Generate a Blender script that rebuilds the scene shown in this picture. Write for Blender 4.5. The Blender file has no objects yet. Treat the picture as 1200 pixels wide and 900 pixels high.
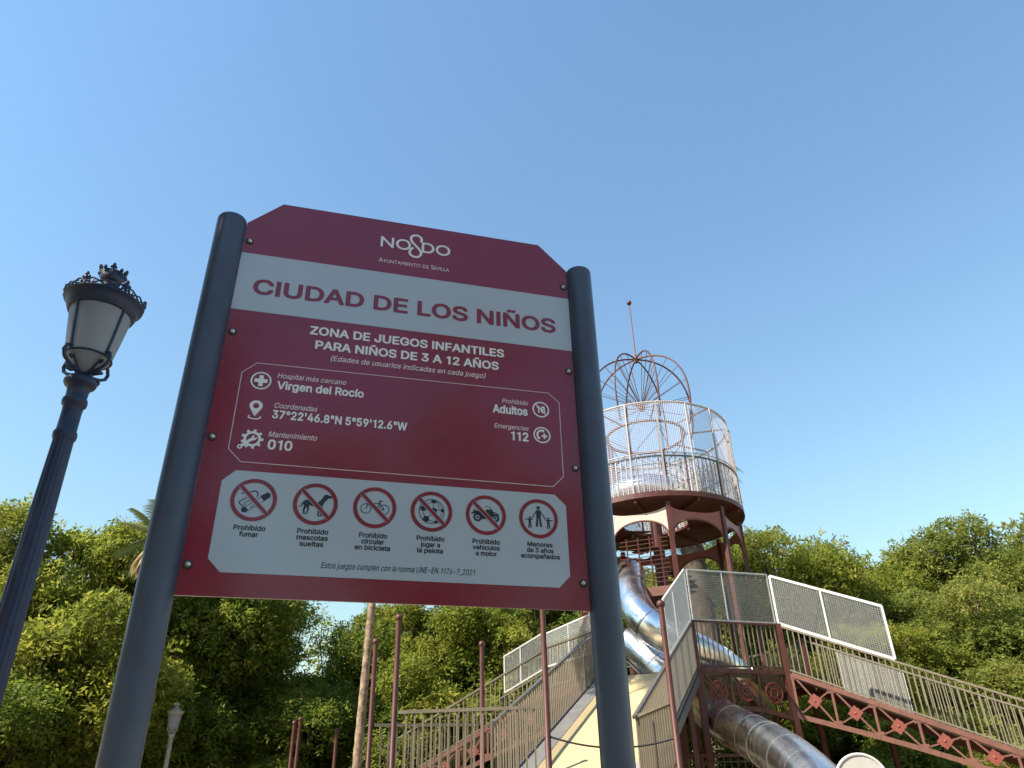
import bpy, math, random
import numpy as np
from mathutils import Vector, Matrix

sc = bpy.context.scene
COL = sc.collection
R_ = math.radians

# ------------------------------------------------------------------ camera
PITCH, ROLL = 0.51007, -0.025706
cam = bpy.data.cameras.new('camera')
cam.sensor_width = 36.0
cam.lens = 26.19
cam.clip_start = 0.05
cam.clip_end = 3000
co = bpy.data.objects.new('camera', cam)
COL.objects.link(co)
_r = Vector((1, 0, 0)); _f = Vector((0, math.cos(PITCH), math.sin(PITCH))); _u = Vector((0, -math.sin(PITCH), math.cos(PITCH)))
_r2 = _r * math.cos(ROLL) + _u * math.sin(ROLL)
_u2 = -_r * math.sin(ROLL) + _u * math.cos(ROLL)
co.matrix_world = Matrix(((_r2.x, _u2.x, -_f.x, 0), (_r2.y, _u2.y, -_f.y, 0), (_r2.z, _u2.z, -_f.z, 1.6), (0, 0, 0, 1)))
sc.camera = co

# ------------------------------------------------------------------ sky and sun
SUN_ELEV = R_(43)
SUN_H = Vector((-0.885, -0.465))           # horizontal direction towards the sun
w = bpy.data.worlds.new('World'); sc.world = w; w.use_nodes = True
nt = w.node_tree
sky = nt.nodes.new('ShaderNodeTexSky'); sky.sky_type = 'NISHITA'; sky.sun_disc = False
sky.sun_elevation = SUN_ELEV
sky.sun_rotation = math.atan2(SUN_H.x, SUN_H.y)
sky.altitude = 0; sky.air_density = 2.2; sky.dust_density = 0.0; sky.ozone_density = 2.0
bg = nt.nodes['Background']; bg.inputs[1].default_value = 0.086
tn = nt.nodes.new('ShaderNodeMix'); tn.data_type = 'RGBA'; tn.blend_type = 'MULTIPLY'; tn.inputs[0].default_value = 1.0
tn.inputs[7].default_value = (0.665, 0.80, 0.955, 1)          # camera white balance of the whole sky
nt.links.new(sky.outputs[0], tn.inputs[6]); nt.links.new(tn.outputs[2], bg.inputs[0])
sun = bpy.data.lights.new('sun', 'SUN'); sun.energy = 4.9; sun.angle = R_(0.55); sun.color = (1.0, 0.93, 0.82)
so = bpy.data.objects.new('sun', sun); COL.objects.link(so)
_h = SUN_H.normalized()
_d = Vector((_h.x * math.cos(SUN_ELEV), _h.y * math.cos(SUN_ELEV), math.sin(SUN_ELEV)))
so.rotation_euler = _d.to_track_quat('Z', 'Y').to_euler()
so.location = (-20, -5, 30)
sc.view_settings.view_transform = 'Standard'
sc.view_settings.look = 'None'
sc.view_settings.exposure = 1.32
sc.view_settings.gamma = 1.0
sc.cycles.max_bounces = 8
sc.cycles.transparent_max_bounces = 24
sc.cycles.sample_clamp_indirect = 6

# ------------------------------------------------------------------ materials
def mat(name, col, rough=0.5, metal=0.0, noise=0.0, scale=8.0, bump=0.0, bscale=40.0, spec=0.5, col2=None, coat=0.0, rvar=0.0, rscale=3.0):
    m = bpy.data.materials.new(name); m.use_nodes = True
    t = m.node_tree; b = t.nodes['Principled BSDF']
    b.inputs['Base Color'].default_value = (*col, 1)
    b.inputs['Roughness'].default_value = rough
    b.inputs['Metallic'].default_value = metal
    b.inputs['Specular IOR Level'].default_value = spec
    if coat: b.inputs['Coat Weight'].default_value = coat; b.inputs['Coat Roughness'].default_value = 0.08
    tc = t.nodes.new('ShaderNodeTexCoord')
    if noise or col2:
        n = t.nodes.new('ShaderNodeTexNoise'); n.inputs['Scale'].default_value = scale; n.inputs['Detail'].default_value = 6
        n.inputs['Roughness'].default_value = 0.62
        t.links.new(tc.outputs['Object'], n.inputs['Vector'])
        r = t.nodes.new('ShaderNodeValToRGB')
        r.color_ramp.elements[0].position = 0.32; r.color_ramp.elements[1].position = 0.68
        c2 = col2 if col2 else tuple(c * (1 - noise) for c in col)
        r.color_ramp.elements[0].color = (*c2, 1); r.color_ramp.elements[1].color = (*col, 1)
        t.links.new(n.outputs[0], r.inputs[0]); t.links.new(r.outputs[0], b.inputs['Base Color'])
    if rvar:
        n3 = t.nodes.new('ShaderNodeTexNoise'); n3.inputs['Scale'].default_value = rscale; n3.inputs['Detail'].default_value = 5
        t.links.new(tc.outputs['Object'], n3.inputs['Vector'])
        mr = t.nodes.new('ShaderNodeMapRange'); mr.inputs['From Min'].default_value = 0.35; mr.inputs['From Max'].default_value = 0.7
        mr.inputs['To Min'].default_value = rough; mr.inputs['To Max'].default_value = rough + rvar
        t.links.new(n3.outputs[0], mr.inputs['Value']); t.links.new(mr.outputs[0], b.inputs['Roughness'])
    if bump:
        n2 = t.nodes.new('ShaderNodeTexNoise'); n2.inputs['Scale'].default_value = bscale; n2.inputs['Detail'].default_value = 4
        t.links.new(tc.outputs['Object'], n2.inputs['Vector'])
        bp = t.nodes.new('ShaderNodeBump'); bp.inputs['Strength'].default_value = bump; bp.inputs['Distance'].default_value = 0.01
        t.links.new(n2.outputs[0], bp.inputs['Height']); t.links.new(bp.outputs[0], b.inputs['Normal'])
    return m

M = {}
M['sign_red'] = mat('sign red print', (0.215, 0.004, 0.026), 0.20, noise=0.14, scale=3, spec=0.45, coat=0.45, rvar=0.12, rscale=4)
M['sign_white'] = mat('sign white print', (0.40, 0.445, 0.52), 0.20, noise=0.06, scale=4, coat=0.4)
M['sign_text_white'] = mat('sign white lettering', (0.74, 0.72, 0.74), 0.18)
M['sign_text_pale'] = mat('sign thin pale lettering', (0.74, 0.60, 0.62), 0.2)
M['sign_dark'] = mat('sign dark blue black print', (0.015, 0.018, 0.035), 0.2)
M['sign_edge'] = mat('sign plate edge', (0.05, 0.02, 0.025), 0.4)
M['post_grey'] = mat('blue grey powder coat', (0.054, 0.067, 0.108), 0.34, rvar=0.2, rscale=9, noise=0.22, scale=5, bump=0.08, bscale=160)
M['screw'] = mat('zinc screw', (0.55, 0.52, 0.48), 0.3, 0.9)
M['rubber'] = mat('black washer', (0.015, 0.015, 0.016), 0.6)
M['iron'] = mat('blue black cast iron', (0.015, 0.026, 0.075), 0.5, noise=0.35, scale=30, bump=0.4, bscale=90)
M['iron_pale'] = mat('weathered grey iron', (0.30, 0.29, 0.25), 0.6, noise=0.3, scale=12)
M['maroon'] = mat('maroon rust paint', (0.090, 0.026, 0.018), 0.48, spec=0.35, noise=0.35, scale=5, bump=0.1, bscale=60)
M['maroon_light'] = mat('sun faded maroon paint', (0.150, 0.062, 0.042), 0.55, spec=0.3, noise=0.3, scale=6)
M['rosette'] = mat('orange red rosette paint', (0.185, 0.034, 0.018), 0.6, noise=0.35, scale=10)
M['panel_red'] = mat('faded red arch panel', (0.27, 0.085, 0.058), 0.45, noise=0.2, scale=4)
M['cream_panel'] = mat('pale cream panel', (0.50, 0.40, 0.32), 0.4, noise=0.2, scale=5)
M['cage_paint'] = mat('beige cage paint', (0.40, 0.35, 0.31), 0.5, noise=0.3, scale=6)
M['taupe'] = mat('taupe railing paint', (0.155, 0.125, 0.082), 0.5, noise=0.3, scale=7)
M['grey_dark'] = mat('dark grey rail paint', (0.085, 0.078, 0.070), 0.5, noise=0.2, scale=7)
M['white_paint'] = mat('off white frame paint', (0.52, 0.50, 0.47), 0.45, noise=0.15, scale=7)
M['galv'] = mat('galvanised wire', (0.42, 0.42, 0.41), 0.45, 0.35, noise=0.2, scale=5)
M['galv_fine'] = mat('fine steel wire', (0.46, 0.43, 0.48), 0.5, 0.0)
M['yellow'] = mat('cream yellow ramp coating', (0.52, 0.385, 0.185), 0.6, noise=0.16, scale=2.0, bump=0.15, bscale=30)
M['grey_board'] = mat('grey ramp edge board', (0.25, 0.23, 0.20), 0.7, noise=0.25, scale=3)
M['steel'] = mat('stainless steel tube', (0.86, 0.86, 0.86), 0.24, 1.0, noise=0.07, scale=2.2, rvar=0.08, rscale=3)
M['steel_band'] = mat('tube flange steel', (0.55, 0.54, 0.53), 0.3, 0.9)
M['cable'] = mat('black rubber cable', (0.012, 0.012, 0.012), 0.5)
M['bark'] = mat('grey brown bark', (0.11, 0.08, 0.055), 0.9, noise=0.5, scale=9, bump=0.8, bscale=25)
M['palm_bark'] = mat('fibrous palm bark', (0.34, 0.24, 0.15), 0.9, scale=9, col2=(0.07, 0.045, 0.03), bump=1.0, bscale=40)
M['ground'] = mat('sandy park ground', (0.36, 0.28, 0.17), 0.95, noise=0.3, scale=0.8, bump=0.4, bscale=14)
M['path'] = mat('pale gravel path', (0.42, 0.37, 0.29), 0.95, noise=0.2, scale=1.4, bump=0.3, bscale=30)
M['disc'] = mat('pale grey disc', (0.40, 0.38, 0.34), 0.5, noise=0.15, scale=3)
M['galv_dark'] = mat('weathered dark wire', (0.23, 0.23, 0.21), 0.6, 0.1, noise=0.2, scale=5)
M['bark_shaded'] = mat('shaded fibrous bark', (0.10, 0.075, 0.055), 0.95, noise=0.6, scale=6, bump=1.0, bscale=30)  # palm bark with the shade behind the tower put into its colour
M['net'] = mat('dark rope net', (0.10, 0.10, 0.07), 0.8)

def glass_mat(name, col, alpha_rough, trans):
    m = bpy.data.materials.new(name); m.use_nodes = True
    t = m.node_tree; b = t.nodes['Principled BSDF']
    b.inputs['Base Color'].default_value = (*col, 1); b.inputs['Roughness'].default_value = alpha_rough
    out = t.nodes['Material Output']
    tr = t.nodes.new('ShaderNodeBsdfTranslucent'); tr.inputs[0].default_value = (*col, 1)
    mx = t.nodes.new('ShaderNodeMixShader'); mx.inputs[0].default_value = trans
    t.links.new(b.outputs[0], mx.inputs[1]); t.links.new(tr.outputs[0], mx.inputs[2]); t.links.new(mx.outputs[0], out.inputs[0])
    return m
M['lamp_glass'] = glass_mat('frosted lamp glass', (0.44, 0.46, 0.51), 0.28, 0.55)

def leaf_mat(name, c1, c2, c3, trans=0.42):
    m = bpy.data.materials.new(name); m.use_nodes = True
    t = m.node_tree; b = t.nodes['Principled BSDF']; out = t.nodes['Material Output']
    at = t.nodes.new('ShaderNodeAttribute'); at.attribute_name = 'tint'
    r = t.nodes.new('ShaderNodeValToRGB')
    r.color_ramp.elements[0].position = 0.0; r.color_ramp.elements[0].color = (*c1, 1)
    r.color_ramp.elements[1].position = 1.0; r.color_ramp.elements[1].color = (*c3, 1)
    e = r.color_ramp.elements.new(0.5); e.color = (*c2, 1)
    t.links.new(at.outputs['Fac'], r.inputs[0]); t.links.new(r.outputs[0], b.inputs['Base Color'])
    b.inputs['Roughness'].default_value = 0.6; b.inputs['Specular IOR Level'].default_value = 0.2
    tl = t.nodes.new('ShaderNodeBsdfTranslucent'); t.links.new(r.outputs[0], tl.inputs[0])
    mx = t.nodes.new('ShaderNodeMixShader'); mx.inputs[0].default_value = trans
    t.links.new(b.outputs[0], mx.inputs[1]); t.links.new(tl.outputs[0], mx.inputs[2]); t.links.new(mx.outputs[0], out.inputs[0])
    return m
M['leaf_mid'] = leaf_mat('mid green foliage', (0.08, 0.12, 0.016), (0.175, 0.235, 0.034), (0.36, 0.32, 0.06), 0.58)
M['leaf_yellow'] = leaf_mat('yellow green foliage', (0.13, 0.155, 0.020), (0.235, 0.27, 0.038), (0.42, 0.36, 0.07), 0.58)
M['leaf_far'] = leaf_mat('far foliage', (0.11, 0.15, 0.028), (0.23, 0.26, 0.052), (0.37, 0.33, 0.08), 0.58)
M['palm_leaf'] = leaf_mat('palm frond green', (0.06, 0.09, 0.03), (0.10, 0.13, 0.045), (0.20, 0.20, 0.08), 0.2)
M['palm_dead'] = leaf_mat('dead straw frond', (0.28, 0.20, 0.09), (0.40, 0.31, 0.15), (0.52, 0.42, 0.22), 0.25)

# ------------------------------------------------------------------ mesh builder
class MB:
    def __init__(s): s.v = []; s.f = []; s.sm = []
    def add(s, vs, fs, smooth=False):
        o = len(s.v); s.v += [tuple(p) for p in vs]
        s.f += [tuple(i + o for i in f) for f in fs]; s.sm += [smooth] * len(fs)
    def box(s, c, sx, sy, sz, ax=None):
        c = Vector(c)
        X, Y, Z = ax if ax else (Vector((1, 0, 0)), Vector((0, 1, 0)), Vector((0, 0, 1)))
        vs = [c + X * (sx / 2 * a) + Y * (sy / 2 * b) + Z * (sz / 2 * d) for d in (-1, 1) for a, b in ((-1, -1), (1, -1), (1, 1), (-1, 1))]
        s.add(vs, [(3, 2, 1, 0), (4, 5, 6, 7), (0, 1, 5, 4), (1, 2, 6, 5), (2, 3, 7, 6), (3, 0, 4, 7)])
    def bar(s, a, b, w, h=None, up=Vector((0, 0, 1))):
        """square bar from a to b; h along 'up'"""
        a = Vector(a); b = Vector(b); h = h or w
        d = (b - a); L = d.length
        if L < 1e-6: return
        d.normalize(); sd = d.cross(up)
        if sd.length < 1e-4: sd = d.cross(Vector((1, 0.01, 0)))
        sd.normalize(); u = sd.cross(d)
        s.box((a + b) / 2, L, w, h, (d, sd, u))
    def tube(s, path, r, n=8, caps=True, closed=False):
        P = [Vector(p) for p in path]; N = len(P)
        rr = r if isinstance(r, (list, tuple)) else [r] * N
        up = None; rings = []
        for i in range(N):
            if closed: d = P[(i + 1) % N] - P[i - 1]
            else: d = P[min(i + 1, N - 1)] - P[max(i - 1, 0)]
            d.normalize()
            if up is None:
                up = Vector((0, 0, 1)) if abs(d.z) < 0.95 else Vector((1, 0, 0))
            up = (up - d * up.dot(d)); up.normalize(); sd = d.cross(up)
            rings.append([P[i] + (sd * math.cos(2 * math.pi * k / n) + up * math.sin(2 * math.pi * k / n)) * rr[i] for k in range(n)])
        vs = [q for r_ in rings for q in r_]; fs = []
        for i in range(N if closed else N - 1):
            j = (i + 1) % N
            for k in range(n):
                fs.append((i * n + k, i * n + (k + 1) % n, j * n + (k + 1) % n, j * n + k))
        s.add(vs, fs, True)
        if caps and not closed:
            s.add(rings[0], [tuple(range(n))]); s.add(rings[-1], [tuple(range(n - 1, -1, -1))])
    def lathe(s, prof, c=(0, 0, 0), n=24, smooth=True, ang=None, axis=None):
        c = Vector(c); vs = []; fs = []
        for (r, z) in prof:
            for k in range(n):
                a = 2 * math.pi * k / n
                vs.append(c + Vector((r * math.cos(a), r * math.sin(a), z)))
        for i in range(len(prof) - 1):
            for k in range(n):
                fs.append((i * n + k, i * n + (k + 1) % n, (i + 1) * n + (k + 1) % n, (i + 1) * n + k))
        s.add(vs, fs, smooth)
    def ball(s, c, r, n=12, m=8, sz=1.0):
        prof = [(max(1e-5, r * math.sin(math.pi * i / m)), -r * sz * math.cos(math.pi * i / m)) for i in range(m + 1)]
        s.lathe(prof, c, n)
    def prism(s, pts, off):
        """pts: 3D polygon, extruded by vector off"""
        n = len(pts); off = Vector(off); A = [Vector(p) for p in pts]; B = [p + off for p in A]
        s.add(A + B, [tuple(range(n)), tuple(range(2 * n - 1, n - 1, -1))] + [(i, i + n, (i + 1) % n + n, (i + 1) % n) for i in range(n)])
    def mesh(s, name, m):
        me = bpy.data.meshes.new(name); me.from_pydata(s.v, [], s.f)
        me.polygons.foreach_set('use_smooth', s.sm)
        me.materials.append(m); me.update(); return me
    def build(s, name, m, parent=None):
        if parent is not None:
            o_ = parent.get('_o', (0, 0, 0))
            s.v = [(p[0] - o_[0], p[1] - o_[1], p[2] - o_[2]) for p in s.v]
        ob = bpy.data.objects.new(name, s.mesh(name, m)); COL.objects.link(ob)
        if parent is not None:
            ob.parent = parent; ob['_o'] = tuple(parent['_o'])
        else: ob['_o'] = (0.0, 0.0, 0.0)
        return ob

def thing(name, loc, label, cat, group=None):
    o = bpy.data.objects.new(name, None); COL.objects.link(o)
    o.location = loc; o.empty_display_size = 0.2
    o['label'] = label; o['category'] = cat; o['_o'] = tuple(float(q) for q in loc)
    if group: o['group'] = group
    return o

def put(name, me, parent, loc, rot=None, scale=None):
    """an object sharing mesh 'me', at world position loc"""
    o = bpy.data.objects.new(name, me); COL.objects.link(o)
    b = parent['_o'] if parent is not None else (0, 0, 0)
    o.parent = parent; o.location = (loc[0] - b[0], loc[1] - b[1], loc[2] - b[2])
    if rot: o.rotation_euler = rot
    if scale: o.scale = scale
    o['_o'] = tuple(b)
    return o

def unit_mesh(fn, name, m):
    b = MB(); fn(b); return b.mesh(name, m)

def struct(o): o['kind'] = 'structure'; return o
def V3(*a): return Vector(a)
def lerp(a, b, t): return a + (b - a) * t

# ------------------------------------------------------------------ ground
g = MB()
S = 1500
g.add([(-S, -S, 0), (S, -S, 0), (S, S, 0), (-S, S, 0)], [(0, 1, 2, 3)])
struct(g.build('ground', M['ground']))
g = MB()
g.add([(-9, -6, 0.004), (3.5, -6, 0.004), (3.0, 9.0, 0.004), (-9, 9.6, 0.004)], [(0, 1, 2, 3)])
struct(g.build('path', M['path']))

# ------------------------------------------------------------------ information sign
SX, SY, SZ, YAW = -0.7738, 1.6892, 2.0223, 0.27742
E1 = V3(math.cos(YAW), math.sin(YAW), 0); EN = V3(math.sin(YAW), -math.cos(YAW), 0)
def SP(u, v, n=0.0):
    return V3(SX, SY, SZ) + E1 * u + V3(0, 0, v) + EN * n
sbase = SP(0.5, 0); sbase.z = 0
sign = thing('information_sign', sbase, 'large red and white playground information sign between two blue grey round posts', 'sign')

def chamf(u0, v0, u1, v1, c, top=True, bot=True):
    p = []
    p += [(u0 + c, v0), (u1 - c, v0)] if bot else [(u0, v0), (u1, v0)]
    if bot: p += [(u1, v0 + c)]
    p += [(u1, v1 - c), (u1 - c, v1), (u0 + c, v1), (u0, v1 - c)] if top else [(u1, v1), (u0, v1)]
    if bot: p += [(u0, v0 + c)]
    return p
pl = MB()
pl.prism([SP(u, v, -0.006) for u, v in chamf(0, 0, 1, 1.188, 0.093, True, False)], EN * 0.006)
plate = pl.build('sign_plate', M['sign_red'], sign)
fr = MB(); fr.prism([SP(u, v, -0.030) for u, v in chamf(0.004, 0.01, 0.996, 1.17, 0.09, True, False)], EN * 0.0235)
fr.build('backing_board', M['sign_edge'], sign)
for u, nm in ((-0.0425, 'sign_post'), (1.0425, 'sign_post')):
    b = MB(); c = SP(u, 0, -0.004)
    r = 0.0415; top = SZ + 1.100
    prof = [(r, 0), (r, top - 0.010), (r * 0.985, top - 0.005), (r * 0.93, top - 0.001), (r * 0.6, top + 0.004), (0.0005, top + 0.006)]
    b.lathe(prof, (c.x, c.y, 0), 40)
    b.build(nm, M['post_grey'], sign)
for u in (0.016, 0.985):
    for v in (1.027, 0.711, 0.395, 0.070):
        b = MB()
        c0 = SP(u, v, 0.0)
        def disc(b, c, r, h, n=16, dome=0.0):
            ring = [c + (E1 * math.cos(2 * math.pi * k / n) + V3(0, 0, 1) * math.sin(2 * math.pi * k / n)) * r for k in range(n)]
            ring2 = [p + EN * h for p in ring]
            ring3 = [c + (p - c) * 0.6 + EN * (h + dome) for p in ring]
            b.add(ring + ring2 + ring3 + [c + EN * (h + dome * 1.25)],
                  [(k, (k + 1) % n, n + (k + 1) % n, n + k) for k in range(n)] +
                  [(n + k, n + (k + 1) % n, 2 * n + (k + 1) % n, 2 * n + k) for k in range(n)] +
                  [(2 * n + k, 2 * n + (k + 1) % n, 3 * n) for k in range(n)], dome > 0)
        disc(b, c0, 0.0082, 0.003, 16, 0.005)
        sw = b.build('screw', M['screw'], sign)
        b = MB(); disc(b, SP(u, v, 0.0), 0.0115, 0.0012); b.build('washer', M['rubber'], sw)
        b = MB(); disc(b, SP(u, v, 0.0065), 0.0028, 0.0022, 6); b.build('socket', M['rubber'], sw)

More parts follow.
